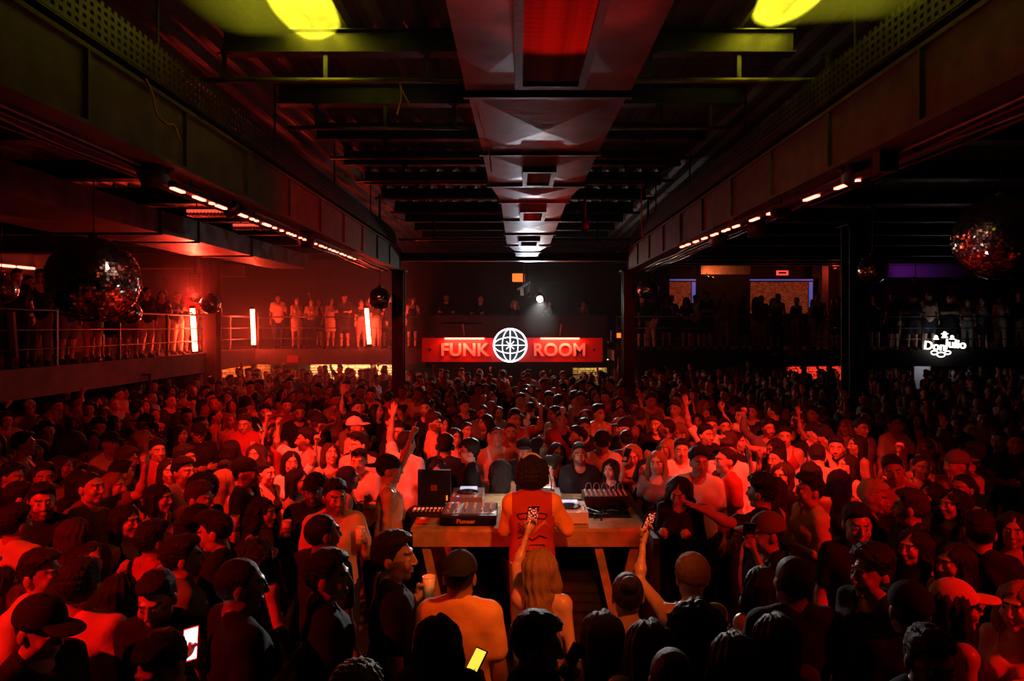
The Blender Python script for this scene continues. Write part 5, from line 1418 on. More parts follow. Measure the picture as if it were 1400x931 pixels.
# ---- behind the table, facing the DJ
guest(816, 606, 5, 'm', 'short', 'tee', 'black', DD, s=.99, sk=1, beard=True, head=(-6, -4, 0), label='person in black tee standing square behind the knob mixer, looking up')
guest(823, 588, -5, 'm', 'short', 'tee', 'beige', DD, s=1.02, cap='cap', sk=1, head=(0, 16, 0))
guest(752, 622, -80, 'f', 'bun', 'tank', 'white', DD, s=.93, sk=3)
guest(759, 605, 10, 'f', 'long', 'tank', 'black', DD, s=.94, sk=1)
guest(737, 598, 70, 'f', 'long', 'tee', 'red', DD, s=.93, sk=0)
guest(712, 600, 0, 'm', None, 'tee', 'black', DD, s=.98, cap='cap', sk=1)
guest(648, 602, -85, 'm', 'curly', 'tee', 'black', DD, s=1.0, sk=3)
guest(657, 632, 178, 'f', 'curlylong', 'tank', 'black', DD, s=.92, sk=1)
guest(613, 595, 172, 'm', 'curly', 'tee', 'navy', DD, s=1.0, sk=1)
guest(606, 630, 0, 'f', 'long', 'tee', 'black', DD, s=.90, sk=1, head=(0, 12, 0))
guest(678, 583, 15, 'm', 'buzz', 'tank', 'white', ('down', 'peace'), s=1.0, sk=0, head=(0, -22, 8))
guest(703, 560, 30, 'm', 'quiff', 'tee', 'red', ('down', 'phone'), s=1.03, sk=0)
guest(850, 629, -10, 'f', 'long', 'tee', 'black', ('down', 'cup'), s=.93, sk=3, head=(-20, 6, 0))
guest(873, 641, -15, 'f', 'long', 'tank', 'black', ('phone', 'down'), s=.91, sk=1, head=(0, 0, 10))
guest(866, 606, -10, 'f', 'wavy', 'tank', 'brown', BB_, s=.94, hc='light', sk=0, head=(0, 16, 0))
guest(898, 616, -20, 'f', 'long', 'crop', 'grey', DD, s=.95, hc='light', sk=3)
guest(924, 649, -25, 'f', 'wavy', 'long', 'black', BB_, s=.95, sk=0, head=(0, 22, 0))
guest(768, 562, -8, 'm', 'short', 'shirt', 'red', DD, s=1.0, sk=1)
guest(799, 572, 0, 'm', 'short', 'tee', 'black', ('fist', 'down'), s=.98, sk=1)
# ---- right middle
guest(957, 613, -25, 'm', 'curly', 'tee', 'white', DD, s=1.02, sk=1, head=(25, 0, 0), label='smiling person in white tee with small chest print between red and black tees')
guest(990, 611, -80, 'm', 'buzz', 'tee', 'red', DD, s=1.01, sk=0)
guest(965, 580, 30, 'm', 'short', 'jacket', 'black', DD, s=1.0, sk=0)
guest(932, 600, -10, 'm', 'short', 'tee', 'white', DD, s=.97, sk=0)
guest(1010, 590, 30, 'f', 'bob', 'crop', 'black', ('down', 'face'), s=.94, sk=0)
guest(1107, 648, -88, 'm', 'quiff', 'tee', 'peach', ('down', 'bent'), s=1.02, sk=3, label='person in peach tee holding a drink, turned to the decks past the stretched arm')
guest(1179, 688, -5, 'm', 'short', 'tee', 'black', DD, s=1.02, sk=0, head=(-5, 6, 0), label='person in black tee, back to the board, near the bottle of the peach tee')
guest(1190, 655, 55, 'm', 'bleach', 'tee', 'black', DD, s=1.0, hc='blond', sk=1, head=(0, 10, 0))
guest(1226, 622, -35, 'm', 'short', 'tee', 'red', CD, s=1.03, sk=1, head=(10, 6, -12), label='laughing person in red tee with dark numerals on the shoulder')
guest(1146, 640, 178, 'f', 'long', 'tank', 'black', DD, s=.95)
guest(1110, 630, 150, 'f', 'bob', 'tank', 'black', DD, s=.92)
guest(1120, 607, 165, 'm', 'short', 'tee', 'peach', ('fwd', 'down'), s=1.0, head=(0, 30, 0))
guest(1155, 620, -70, 'f', 'long', 'tank', 'black', DD, s=.93, sk=3)
guest(1158, 594, -75, 'f', 'long', 'tank', 'grey', DD, s=.95, sk=1)
guest(1141, 584, 10, 'm', None, 'tee', 'grey', DD, s=1.0, cap='cap', sk=1)
guest(1177, 572, 20, 'm', 'quiff', 'tee', 'grey', DD, s=1.0, sk=1)
guest(1223, 566, 20, 'm', 'short', 'tee', 'beige', ('down', 'face'), s=1.03, sk=1)
guest(1268, 598, -40, 'f', 'long', 'tank', 'black', DD, s=.94, hc='light', sk=0)
guest(1073, 583, -20, 'm', 'short', 'tank', 'red', ('side', 'down'), s=.98, sk=0)
guest(1061, 613, -60, 'f', 'bun', 'tank', 'black', DD, s=.93, sk=0)
guest(1307, 616, -80, 'm', 'short', 'tee', 'red', ('down', 'face'), s=1.02, cap='capback', capn='grey', sk=1)
guest(1316, 648, -70, 'f', 'ponytail', 'tank', 'red', DD, s=.95, sk=1)
guest(1271, 659, -80, 'f', 'wavy', 'tank', 'red', DD, s=.93, sk=1)
guest(1303, 668, -75, 'f', 'curlylong', 'tee', 'black', DD, s=.95, sk=0)
guest(1240, 722, -60, 'f', 'wavy', 'tank', 'black', CD, s=.93, sk=0)
guest(1304, 742, -75, 'f', 'long', 'tank', 'black', ('down', 'fwd'), s=.94, sk=1)
guest(1192, 749, -75, 'm', 'curly', 'tee', 'black', DD, s=1.02, sk=1)
guest(1243, 796, 172, 'm', 'short', 'tee', 'black', DD, s=1.0, cap='cap', sk=1)
guest(1309, 794, 80, 'f', 'long', 'tank', 'black', DD, s=.96, cap='cap', capn='pink', sk=1, label='person in rose cap and low-cut black top, turned to the logo side')
guest(1268, 855, -3, 'm', 'short', 'tee', 'black', DD, s=1.0, sk=1, beard=True, head=(0, 10, 0))
guest(1392, 795, -60, 'f', 'long', 'tank', 'pink', BB_, s=.95, hc='light', sk=0)
guest(1386, 700, -40, 'f', 'wavy', 'tank', 'black', ('phone', 'down'), s=.95, sk=1)
guest(1345, 560, -40, 'm', 'short', 'tank', 'red', DD, s=1.0, sk=1)
guest(1150, 700, 185, 'f', 'ponytail', 'tank', 'red', DD, s=.92, sk=1)
guest(1340, 700, 150, 'm', 'short', 'tee', 'black', DD, s=1.0)
MANUAL = len(PEOPLE)
# nobody stands inside a neighbour or the table: nudge apart, then refit heights so the heads stay where they show
for it in range(60):
    for i in range(MANUAL):
        a = PEOPLE[i]
        for j in range(i + 1, MANUAL):
            b = PEOPLE[j]; dx, dy = b['x'] - a['x'], b['y'] - a['y']; r = math.hypot(dx, dy)
            need = .40 if a['sex'] == b['sex'] == 'm' else .36
            if r < need:
                e = (need - r) / 2 / max(r, 1e-4); wa, wb = (0 if i == 0 else 1), (1 if i else 2)
                a['x'] -= dx * e * wa * .7; a['y'] -= dy * e * wa; b['x'] += dx * e * wb * .7; b['y'] += dy * e * wb
    for d in PEOPLE[1:MANUAL]:
        x, y = d['x'], d['y']
        if TX0 - .24 < x < TX1 + .30 and 5.2 < y < TY1 + .22:          # out of the table and riser
            out = {'b': TY1 + .22 - y, 'l': x - (TX0 - .24), 'r': TX1 + .30 - x, 'f': y - 5.2}; k = min(out, key=out.get)
            if 6.6 < y: k = 'b' if k != 'l' and k != 'r' or min(out['l'], out['r']) > .25 else k
            if k == 'b': d['y'] = TY1 + .22
            elif k == 'l': d['x'] = TX0 - .24
            elif k == 'r': d['x'] = TX1 + .30
            else: d['y'] = 5.2
for d in PEOPLE[1:MANUAL]:
    z = CAMZ - (d['py'] - VY) * d['y'] / F_PX
    lim = (.90, 1.07) if d['sex'] == 'm' else (.86, 1.0)
    d['s'] = min(max(z / 1.785, lim[0]), lim[1])

# ---- balconies
bk = random.Random(5)
def random_look(q, sex):
    if sex == 'm':
        hair = q.choice(('short', 'short', 'buzz', 'quiff', 'curly', 'short')); top = q.choice(('tee', 'tee', 'tee', 'shirt', 'tank', 'long'))
        cap = q.choice(('cap', 'capback')) if q.random() < .16 else None
    else:
        hair = q.choice(('long', 'wavy', 'bob', 'bun', 'curlylong', 'ponytail', 'long')); top = q.choice(('tank', 'crop', 'tank', 'dress', 'tee', 'long')); cap = None
    col = q.choice(('black',) * 10 + ('grey', 'grey', 'navy', 'navy', 'white', 'beige', 'red', 'red', 'peach', 'brown', 'brown'))
    pose = q.choice((DD, DD, DD, CD, DC, BB_, CC, DD, DD, CD, DC, BB_, CC, DD, DD, ('up', 'down'), ('down', 'phone'), ('fist', 'down')))
    return dict(sex=sex, hair=hair, top=top, col=col, cap=cap, capn=q.choice(('black', 'black', 'white', 'red')), pose=pose, hc=q.choice(('black', 'black', 'brown', 'light') if sex == 'f' else ('black', 'black', 'brown')),
                skin=q.choice(SKIN[:4]), s=q.uniform(.96, 1.03) if sex == 'm' else q.uniform(.90, .96), beard=sex == 'm' and q.random() < .35, head=q.choice(((0, 0, 0), (0, 10, 0), (30, 0, 0), (-30, 0, 0))),
                bottom=q.choice(('trousers', 'shorts') if sex == 'm' else ('trousers', 'shorts', 'skirt')), bc=q.choice(('navy', 'black', 'grey', 'beige')))
def look_at(x, y, tx, ty): return math.degrees(math.atan2(tx - x, y - ty))
def balcony(x, y, spread=30):
    d = random_look(bk, bk.choice('mf')); d.update(x=x, y=y, z=DZ, rot=look_at(x, y, 0, 7) + bk.uniform(-spread, spread)); 
    if d['pose'] in (('up', 'down'), ('fist', 'down'), ('down', 'phone')) and bk.random() < .6: d['pose'] = ('rail', 'rail')
    if bk.random() < .5: d['skin'] = SKIN[3]
    add(d)
for i in range(12): balcony(SX - .48 - bk.uniform(0, .12), 12.0 + .72 * i + bk.uniform(-.1, .1))
for i in range(7): balcony(SX - 1.35 - bk.uniform(0, .5), 12.8 + 1.1 * i + bk.uniform(-.2, .2), 60)
for i in range(9): balcony(-7.7 + .53 * i + bk.uniform(-.08, .08), LY + .48 + bk.uniform(0, .1))
for i in range(6): balcony(-7.5 + .8 * i + bk.uniform(-.15, .15), LY + 1.3 + bk.uniform(0, .5), 60)
for i in range(5): balcony(-2.4 + 1.15 * i, CY + .45 + bk.uniform(0, .2))
for i in range(24): balcony(3.5 + .575 * i + bk.uniform(-.08, .08), RY + .46 + bk.uniform(0, .1))
for i in range(15): balcony(3.9 + .92 * i + bk.uniform(-.2, .2), RY + 1.25 + bk.uniform(0, .6), 60)

# ---- the rest of the floor: scattered at arm's length from everybody else
OBST = [(W(545, 0, 16).x, 16, .45), (W(859, 0, 16).x, 16, .45), (W(1168, 0, 13.5).x, 13.5, .5), (-8.15, 18.2, .62)] + [(W(px, 0, Y).x, Y, .32) for px, Y in ((205, 15.0), (237, 17.0), (1016, 20.2))]
def blocked(x, y):
    if TX0 - .45 < x < TX1 + .5 and 4.9 < y < TY1 + .32: return True
    if x < -8.3 and y < 15.0: return True
    if x < -8.6 and y > 19.2: return True
    if -3.4 < x < 3.1 and y > 20.2: return True
    if y > 22.3: return True
    if p0.x - .3 < x < p1.x + .3 and 21.2 < y < 22.4: return True
    return any((x - a) ** 2 + (y - b) ** 2 < r * r for a, b, r in OBST)
sc = random.Random(77); spots = [(d['x'], d['y']) for d in PEOPLE if d.get('z', 0) < 1]
grid = {}
for x, y in spots: grid.setdefault((int(x // .6), int(y // .6)), []).append((x, y))
def free(x, y, r):
    return not any((x - a) ** 2 + (y - b) ** 2 < r * r for i in (-1, 0, 1) for j in (-1, 0, 1) for a, b in grid.get((int(x // .6) + i, int(y // .6) + j), ()))
extra = []
for _ in range(60000):
    y = math.sqrt(sc.uniform(3.0 ** 2, 22.6 ** 2)); half = .775 * y + .6
    x = sc.uniform(-half, half * .995)
    if x < -11.5 or x > 17 or blocked(x, y): continue
    r = .50 if y < 8 else .54 if y < 13 else .60
    if x > 5 and y > 9: r += .06
    if free(x, y, r):
        if y < 5.6 and abs(x) < 1.9: continue                        # the gap behind the DJ stays as the photograph shows it
        grid.setdefault((int(x // .6), int(y // .6)), []).append((x, y)); extra.append((x, y))
extra.sort(key=lambda p: p[1])
n_single = 300 - len(PEOPLE)
in_view = lambda p: abs(p[0] + (p[1] * 8 / F_PX)) < .752 * p[1]
extra = [p for p in extra if in_view(p)][:n_single] + [p for p in extra if not in_view(p)] + [p for p in extra if in_view(p)][n_single:]
def floor_look(x, y):
    d = random_look(sc, 'm' if sc.random() < .55 else 'f')
    rot = look_at(x, y, 0, 6.6) + sc.gauss(0, 28)
    if sc.random() < .28: rot = sc.uniform(-180, 180)
    if y < 5.6: rot = look_at(x, y, 0, 7) + sc.gauss(0, 40)
    d.update(x=x, y=y, rot=rot); return d
for x, y in extra[:n_single]: add(floor_look(x, y))
# labels: look, arms, turn, place; look-alikes are told apart by the neighbour they stand next to
seen = {}
for d in PEOPLE:
    d.setdefault('own', bool(d.get('label'))); d['label'] = d.get('label') or make_label(d); seen.setdefault(d['label'], []).append(d)
used = set(seen)
for lab, ds in seen.items():
    if len(ds) > 1:
        for d in ds:
            c = sorted((o for o in PEOPLE if o is not d and abs(o.get('z', 0) - d.get('z', 0)) < 1), key=lambda o: (o['x'] - d['x']) ** 2 + (o['y'] - d['y']) ** 2)[:9]
            for o in c:
                lab2 = make_label(d, 'next to %s %s' % (o['col'], GARMENT[o['top']].replace('long-sleeved ', ''))); d['label'] = lab2
                if lab2 not in used: break
            used.add(d['label'])
for d in PEOPLE: realise(d)
# those farther back cannot be told apart: one crowd
tmpl = {}
def crowd_template(key):
    if key not in tmpl:
        sex, hair, top, pose, col, hc, sk, cap = key
        VV, QQ, TT = [], [], []; n = 0
        def push(V, Q, c):
            nonlocal n
            VV.append(V); QQ.append(np.where(Q >= 0, Q + n, -1)); TT.append(np.ones((len(V), 3)) * c); n += len(V)
        V, Q, t = raw_body(sex, pose, False, 3); Q = Q[V[Q[:, 0], 2] > .85]; push(turn_head(V, 0, 0, 0, rmax=.16), Q, np.array(sk) * t)
        V, Q = thin_out(*raw_top(sex, pose, top, 3), .075, 9); push(V, Q, np.array(COLS[col]))
        if top != 'dress': V, Q = thin_out(*raw_bottom(sex, 'trousers', 3), .11, 9); push(V, Q, np.array(COLS['navy']))
        if hair: V, Q = thin_out(*raw_hair(hair, 3), .038, 9); push(turn_head(V, 0, 0, 0), Q, np.array(HAIR[hc]))
        if cap: V, Q = raw_cap(cap, 3); push(turn_head(V, 0, 0, 0), Q, np.array(COLS['black']))
        tmpl[key] = (np.concatenate(VV), np.concatenate(QQ), np.concatenate(TT))
    return tmpl[key]
mat('crowd', (1, 1, 1), .6, tint=True)
CV, CQ, CT = [], [], []; n = 0
for x, y in extra[n_single:]:
    d = floor_look(x, y)
    V, Q, T = crowd_template((d['sex'], d['hair'], d['top'], d['pose'], d['col'], d['hc'], d['skin'], None))
    a = math.radians(d['rot']); c, s_ = math.cos(a) * d['s'], math.sin(a) * d['s']
    CV.append(np.stack([V[:, 0] * c - V[:, 1] * s_ + x, V[:, 0] * s_ + V[:, 1] * c + y, V[:, 2] * d['s']], 1)); CQ.append(np.where(Q >= 0, Q + n, -1)); CT.append(T); n += len(V)
print('CROWD', MANUAL, len(PEOPLE), len(extra) - n_single, 'quads', sum(len(q) for q in CQ))
if CV:
    o = bpy.data.objects.new('crowd', np_mesh('crowd', np.concatenate(CV), np.concatenate(CQ), M['crowd'], np.concatenate(CT))); COL.objects.link(o)
    tag(o, 'dense crowd at the back of the floor before the balconies and red board', 'crowd', kind='stuff')
# ======================================================================
# WHAT PEOPLE WEAR AND HOLD
# ======================================================================
bpy.context.view_layer.update()
mat('phone_black', (.01, .01, .012), .2); mat('phone_white', (.8, .8, .8), .3)
mat('screen_white', (.8, .8, .8), .3, emit=(.75, .85, 1), strength=2.6); mat('screen_yellow', (.8, .7, .1), .3, emit=(1, .78, .06), strength=1.1)
mat('cup_clear', (.75, .70, .66), .25); mat('lens_dark', (.01, .01, .01), .1); mat('print_dark', (.05, .012, .012), .8); mat('print_orange', (.6, .22, .06), .8); mat('stripe_white', (.75, .6, .5), .8)
mat('glass_green', (.05, .12, .05), .15); mat('sleeve_orange', (.82, .40, .10), .8, bump=('noise', 25, .3), spec=.2)
def picture_mat():
    m = bpy.data.materials.new('screen_party'); m.use_nodes = True; M['screen_party'] = m; N, L = m.node_tree.nodes, m.node_tree.links; b = N['Principled BSDF']
    tc = N.new('ShaderNodeTexCoord'); v = N.new('ShaderNodeTexVoronoi'); v.inputs['Scale'].default_value = 70; L.new(tc.outputs['Object'], v.inputs['Vector'])
    r = N.new('ShaderNodeValToRGB'); e = r.color_ramp.elements; e[0].position = .05; e[0].color = (1, .75, .6, 1); e[1].position = .6; e[1].color = (.03, .0, .0, 1); n = e.new(.25); n.color = (1, .12, .05, 1)
    L.new(v.outputs['Distance'], r.inputs[0]); L.new(r.outputs[0], b.inputs['Emission Color']); b.inputs['Emission Strength'].default_value = 1.3; b.inputs['Base Color'].default_value = (.02, .02, .02, 1)
picture_mat()
PH = {}
def phone_parts(case, screen):
    if (case, screen) not in PH:
        PH[(case, screen)] = (MB().box(-.038, .038, -.079, .079, -.0045, .0045).mesh('case', case), MB().box(-.034, .034, -.073, .073, .0045, .0052).mesh('screen', screen),
                              MB().box(-.034, -.010, .045, .072, -.0075, -.0045).mesh('camera', 'phone_black'))
    return PH[(case, screen)]
def phone(pos, normal, label, case='phone_black', screen='phone_black', up=(0, 0, 1), roll=0.0):
    z = Vector(normal).normalized(); y = Vector(up); y = (y - z * y.dot(z)).normalized(); x = y.cross(z)
    t = thing('phone', label, 'phone', pos, 0, 'phones in the crowd')
    t.rotation_euler = (Matrix((x, y, z)).transposed() @ Matrix.Rotation(roll, 3, 'Z')).to_euler()
    a, b, c = phone_parts(case, screen); put('case', a, t); put('screen', b, t); put('camera', c, t)
    return t
def hand_of(d, s):
    sh, el, wr, fd, n, kind = arm_points(d['sex'], d['pose'][0 if s < 0 else 1], s)
    g = wr + fd * .088 + n * .034
    return d['obj'].matrix_world @ Vector(g), (d['obj'].matrix_world.to_3x3() @ Vector(n)).normalized(), (d['obj'].matrix_world.to_3x3() @ Vector(fd)).normalized()
def head_of(d): return d['obj'].matrix_world @ Vector((0, -.02, 1.64))
def who(px): return min((d for d in PEOPLE if 'px' in d), key=lambda d: abs(d['px'] - px[0]) + abs(d['py'] - px[1]))
for key, s, lab, case, scr in (((741, 747), 1, 'phone filming the DJ, held up against the red jacket', 'phone_black', 'screen_party'), ((599, 838), -1, 'phone with bright yellow screen behind the pale orange shirt', 'phone_black', 'screen_yellow'),
        ((206, 776), 1, 'phone with bright white screen beside the person looking down', 'phone_black', 'screen_white'), ((946, 757), 1, 'phone filming the crowd, raised by the person in dotted beanie', 'phone_black', 'screen_party'),
        ((318, 600), -1, 'phone with a glittering screen raised in the crowd on the neon side', 'phone_black', 'screen_party'), ((703, 560), 1, 'white phone raised behind the table front', 'phone_white', 'screen_party'),
        ((873, 641), -1, 'dark phone raised at the knob mixer end of the table', 'phone_black', 'screen_party'), ((727, 838), 1, 'dark phone held at the mouth by the person in black shirt', 'phone_black', 'phone_black'),
        ((1040, 772), -1, 'dark phone raised beside a wide black tee behind the table end', 'phone_black', 'phone_black'), ((1386, 700), -1, 'dark phone raised by a black tank top, logo side', 'phone_black', 'phone_black')):
    d = who(key); p, n, f = hand_of(d, s); nz = (head_of(d) - p).normalized()
    if 'white screen' in lab: nz = (Vector((-.15, -.8, .6)))
    phone(p + Vector((0, 0, .03)), nz, lab, case, scr, roll=.35 if 'white screen' in lab else 0)
CUP = MB().lathe((0, 0, 0), [(.030, -.06), (.033, 0), (.039, .065), (.036, .065), (.030, -.05)], 16).mesh('cup', 'cup_clear', True); RIM = MB().tube([(.0385 * math.cos(t), .0385 * math.sin(t), .065) for t in np.linspace(0, 2 * math.pi, 17)[:-1]], .002, 5, closed=True).mesh('rim', 'gear_white')
BOT = MB().lathe((0, 0, 0), [(.030, -.10), (.032, .03), (.028, .06), (.012, .09), (.012, .125)], 14).mesh('glass', 'glass_green', True); CAPM = MB().lathe((0, 0, 0), [(.014, .118), (.014, .14)], 12).mesh('cap', 'gear_white')
def cup(pos, label, bottle=False):
    t = thing('bottle' if bottle else 'plastic_cup', label, 'bottle' if bottle else 'cup', pos, 0, 'drinks in the crowd')
    if bottle: put('glass', BOT, t); put('cap', CAPM, t)
    else: put('cup', CUP, t); put('rim', RIM, t)
for key, s, lab, bo in (((537, 727), 1, 'pale cup held by the tall black tee beside the pale orange shirt', False), ((953, 816), -1, 'small bottle with white cap held by the black tank near the dotted beanie', True), ((1107, 648), 1, 'dark bottle held by the peach tee turned to the decks', True),
                        ((451 + 6, 655), 1, 'cup held by the person in plain peach tee', False), ((430, 648), -1, 'cup held by the black jacket and cap next to the peach tee', False)):
    cup(hand_of(who(key), s)[0], lab, bo)
k = 0
for d in PEOPLE[MANUAL:]:
    if d.get('z', 0) < 1 and d['y'] < 9.5 and 'cup' in d['pose']:
        s = -1 if d['pose'][0] == 'cup' else 1; cup(hand_of(d, s)[0], 'cup held by %s' % ' '.join(d['label'].split()[:12]).rstrip(',')); k += 1
        if k > 10: break

# ---- the DJ's jacket: orange sleeves, striped hem, print on the back
jk = next(c for c in dj['obj'].children if c.name.startswith('jacket'))
V, Q = raw_top('m', ('ear', 'deck'), 'jacket', 0)
Pc = V[Q].mean(1); d_t = np.full(len(Pc), 9.0); d_a = np.full(len(Pc), 9.0)
for pr_ in torso_prims('m'): d_t = np.minimum(d_t, d_ell(Pc[:, 0], Pc[:, 1], Pc[:, 2], pr_[1], pr_[2]) if pr_[0] == 'e' else d_cone(Pc[:, 0], Pc[:, 1], Pc[:, 2], pr_[1], pr_[2], pr_[3], pr_[4]))
for pr_ in arm_prims('m', ('ear', 'deck')): d_a = np.minimum(d_a, d_ell(Pc[:, 0], Pc[:, 1], Pc[:, 2], pr_[1], pr_[2]) if pr_[0] == 'e' else d_cone(Pc[:, 0], Pc[:, 1], Pc[:, 2], pr_[1], pr_[2], pr_[3], pr_[4]))
slv = (d_a < d_t + .004) & (np.abs(Pc[:, 0]) > .165)
def sub_mesh(name, sel, m, off=0.0):
    q = Q[sel]; ids, inv = np.unique(q, return_inverse=True); VV = V[ids]
    me = np_mesh(name, VV, inv.reshape(q.shape), M[m]); 
    if off:
        nn = np.zeros(len(VV) * 3, np.float32); me.vertices.foreach_get('normal', nn); me.vertices.foreach_set('co', (VV + nn.reshape(-1, 3) * off).astype(np.float32).ravel()); me.update()
    return me
jk.data = sub_mesh('jacket', ~slv, 'cloth')
for s in (-1, 1): put('sleeve', sub_mesh('sleeve', slv & (Pc[:, 0] * s > 0), 'sleeve_orange'), dj['obj'])
body_sel = ~slv & (np.hypot(Pc[:, 0], Pc[:, 1]) > .1)
for z0, z1, m in ((.862, .880, 'stripe_white'), (.912, .930, 'print_dark'), (.940, .955, 'stripe_white')):
    sel = body_sel & (Pc[:, 2] > z0) & (Pc[:, 2] < z1)
    if sel.any(): put('hem_stripe', sub_mesh('hem_stripe', sel, m, .003), dj['obj'])
def back_y(x, z):
    k = np.argmin((Pc[:, 0] - x) ** 2 + (Pc[:, 2] - z) ** 2 + 9 * (Pc[:, 1] < .02)); return Pc[k, 1] + .006
def stroke(pts, w, m, name='back_print'):
    pp = []
    for (x0, z0), (x1, z1) in zip(pts[:-1], pts[1:]):
        for t in np.linspace(0, 1, 6)[:-1]: pp.append((x0 + (x1 - x0) * t, z0 + (z1 - z0) * t))
    pp.append(pts[-1]); ys = np.array([back_y(x, z) for x, z in pp]); ys = np.convolve(np.pad(ys, 2, 'edge'), np.ones(5) / 5, 'valid')
    put(name, MB().tube([(x, y, z) for (x, z), y in zip(pp, ys)], w, 6).mesh(name, m, True), dj['obj'])
# local +X is the wearer's left, seen on the left from behind once mirrored by the half turn
stroke([(.13, 1.37), (.08, 1.385), (0, 1.39), (-.08, 1.385), (-.13, 1.37)], .006, 'print_dark'); stroke([(.11, 1.335), (0, 1.35), (-.11, 1.335)], .006, 'print_dark')
stroke([(.13, 1.37), (.11, 1.335)], .006, 'print_dark'); stroke([(-.13, 1.37), (-.11, 1.335)], .006, 'print_dark')
for i in range(5): stroke([(-.01 - .005 * i, 1.22 + .01 * i), (-.06 - .012 * i, 1.27 + .012 * i), (-.115 - .006 * i, 1.325 - .016 * i)], .0045, 'print_orange')
for i in range(4): stroke([(.02 + .01 * i, 1.22 - .015 * i), (.07 + .012 * i, 1.26 - .01 * i), (.12, 1.30 - .03 * i)], .0045, 'print_dark')
stroke([(.12, 1.17), (.06, 1.20), (0, 1.16), (-.06, 1.20), (-.12, 1.17)], .007, 'print_dark')
for z0 in (1.12, 1.07): stroke([(.10, z0), (-.10, z0)], .006, 'print_dark')
stroke([(.10, 1.12), (.10, 1.07)], .006, 'print_dark'); stroke([(-.10, 1.12), (-.10, 1.07)], .006, 'print_dark')
for i in range(4): stroke([(.07 - .045 * i, 1.11), (.055 - .045 * i, 1.08), (.04 - .045 * i, 1.11)], .0035, 'print_orange')

# ---- headphones, glasses
def headphones(d, label):
    h = thing('headphones', label, 'headphones', d['obj'].location, 0); h.rotation_euler = d['obj'].rotation_euler; h.scale = d['obj'].scale
    yaw = d.get('head', (0, 0, 0))
    ex = .13 if d['hair'] == 'afro' else .098; z = 1.64; top = 1.80 if d['hair'] != 'afro' else 1.85
    put('band', MB().tube([(ex * math.cos(t), .01, z + (top + .02 - z) * math.sin(t)) for t in np.linspace(0, math.pi, 15)], .008, 6).mesh('band', 'gear_white', True), h)
    for s in (-1, 1): put('ear_cup', MB().lathe((0, 0, -.018), [(.034, 0), (.040, .012), (.034, .036)], 16).mesh('ear_cup', 'black', True), h, (s * ex, .01, z), (0, STAND, 0))
headphones(who((613, 595)), 'headphones on the person in navy tee at the table front')
headphones(dj, 'dark headphones with pale band worn by the jacketed DJ')
def glasses(d, label, z=1.648, y=-.118, m='lens_dark'):
    V0 = []
    h = thing('sunglasses', label, 'glasses', d['obj'].location, 0); h.rotation_euler = d['obj'].rotation_euler; h.scale = d['obj'].scale
    yw, pt, rl = d.get('head', (0, 0, 0))
    def xf(mb):
        mb.v = [tuple(v) for v in turn_head(np.array(mb.v, float), yw, pt, rl)]; return mb
    for s in (-1, 1):
        put('lens', xf(MB().lathe((s * .033, y, z), [(.024, -.003), (.024, .003)], 14, 'y')).mesh('lens', m), h)
        put('arm', xf(MB().tube([(s * .056, y, z + .005), (s * .078, -.06, z + .008), (s * .084, .02, z)], .0028, 5)).mesh('arm', 'black'), h)
    put('bridge', xf(MB().tube([(-.012, y, z + .005), (.012, y, z + .005)], .003, 5)).mesh('bridge', 'black'), h)
glasses(who((759, 605)), 'dark sunglasses on the person in black tank at the table front')
glasses(who((648, 602)), 'glasses on the person in black tee in profile at the table front')
glasses(who((488, 592)), 'sunglasses pushed up on the crown above the beige shirt', z=1.752, y=-.098)
glasses(who((491, 614)), 'sunglasses pushed up over the peach tee with crossed arms', z=1.748, y=-.098)

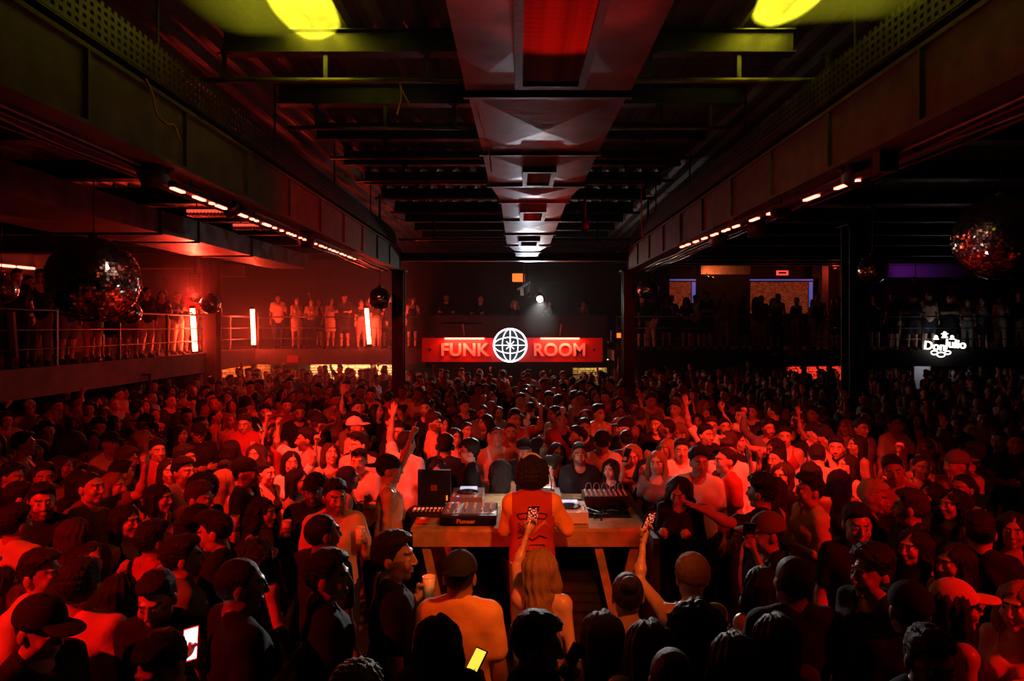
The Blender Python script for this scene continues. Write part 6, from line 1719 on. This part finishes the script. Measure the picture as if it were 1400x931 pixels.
# ---- writing on clothes
def shirt_text(d, body, size, x, z, m, behind=True, sx=1.0):
    tops = [c for c in d['obj'].children if c.name.split('.')[0] in ('tee_shirt', 'shirt')][0]
    n_ = len(tops.data.vertices); co = np.zeros(n_ * 3, np.float32); tops.data.vertices.foreach_get('co', co); co = co.reshape(-1, 3)
    me = text_mesh(body, size, .0, 'lettering', m, bold=.002, space=1.1, sx=sx)
    for v in me.vertices:
        vx, vz = v.co.x, v.co.y
        if behind: px_, pz_ = -(vx) + x, vz + z
        else: px_, pz_ = vx + x, vz + z
        pick = np.where(co[:, 1] > 0 if behind else co[:, 1] < 0)[0]; dd = (co[pick, 0] - px_) ** 2 + (co[pick, 2] - pz_) ** 2; near = np.argsort(dd)[:4]
        yy = co[pick[near], 1].mean(); v.co = (px_, yy + (.008 if behind else -.008), pz_)
    o = put('lettering', me, d['obj']); return o
shirt_text(who((126, 765)), 'CHI', .11, 0.03, 1.33, 'print_dark')
shirt_text(who((1226, 622)), '66', .09, .13, 1.37, 'print_dark', behind=False)
shirt_text(who((957, 613)), '....', .08, .06, 1.30, 'print_dark', behind=False)


# ---- thin machine haze: thicker by the neon tubes, a veil under the front of the roof
def haze(name, x0, x1, y0, y1, z0, z1, dens, label):
    hz = bpy.data.materials.new('haze'); hz.use_nodes = True; nt = hz.node_tree; nt.nodes.remove(nt.nodes['Principled BSDF'])
    vs = nt.nodes.new('ShaderNodeVolumeScatter'); vs.inputs['Color'].default_value = (1, 1, 1, 1); vs.inputs['Density'].default_value = dens; vs.inputs['Anisotropy'].default_value = .3
    nt.links.new(vs.outputs[0], nt.nodes['Material Output'].inputs['Volume']); M[name] = hz
    tag(MB().box(x0, x1, y0, y1, z0, z1).build('haze', name), label, 'haze', kind='stuff')
haze('haze_red', X0 + .02, -3.05, 15.5, Y1 - .02, .01, CEIL - .02, .034, 'smoke haze glowing red around the neon tubes')
haze('haze_back', -3.0, 9.0, 16.8, Y1 - .02, .01, CEIL - .02, .0045, 'thin smoke haze at the back of the hall around the red board')
haze('haze_roof', -12.5, 12.5, 1.2, 7.6, 4.86, CEIL - .02, .012, 'thin veil of haze under the roof around the yellow discs')
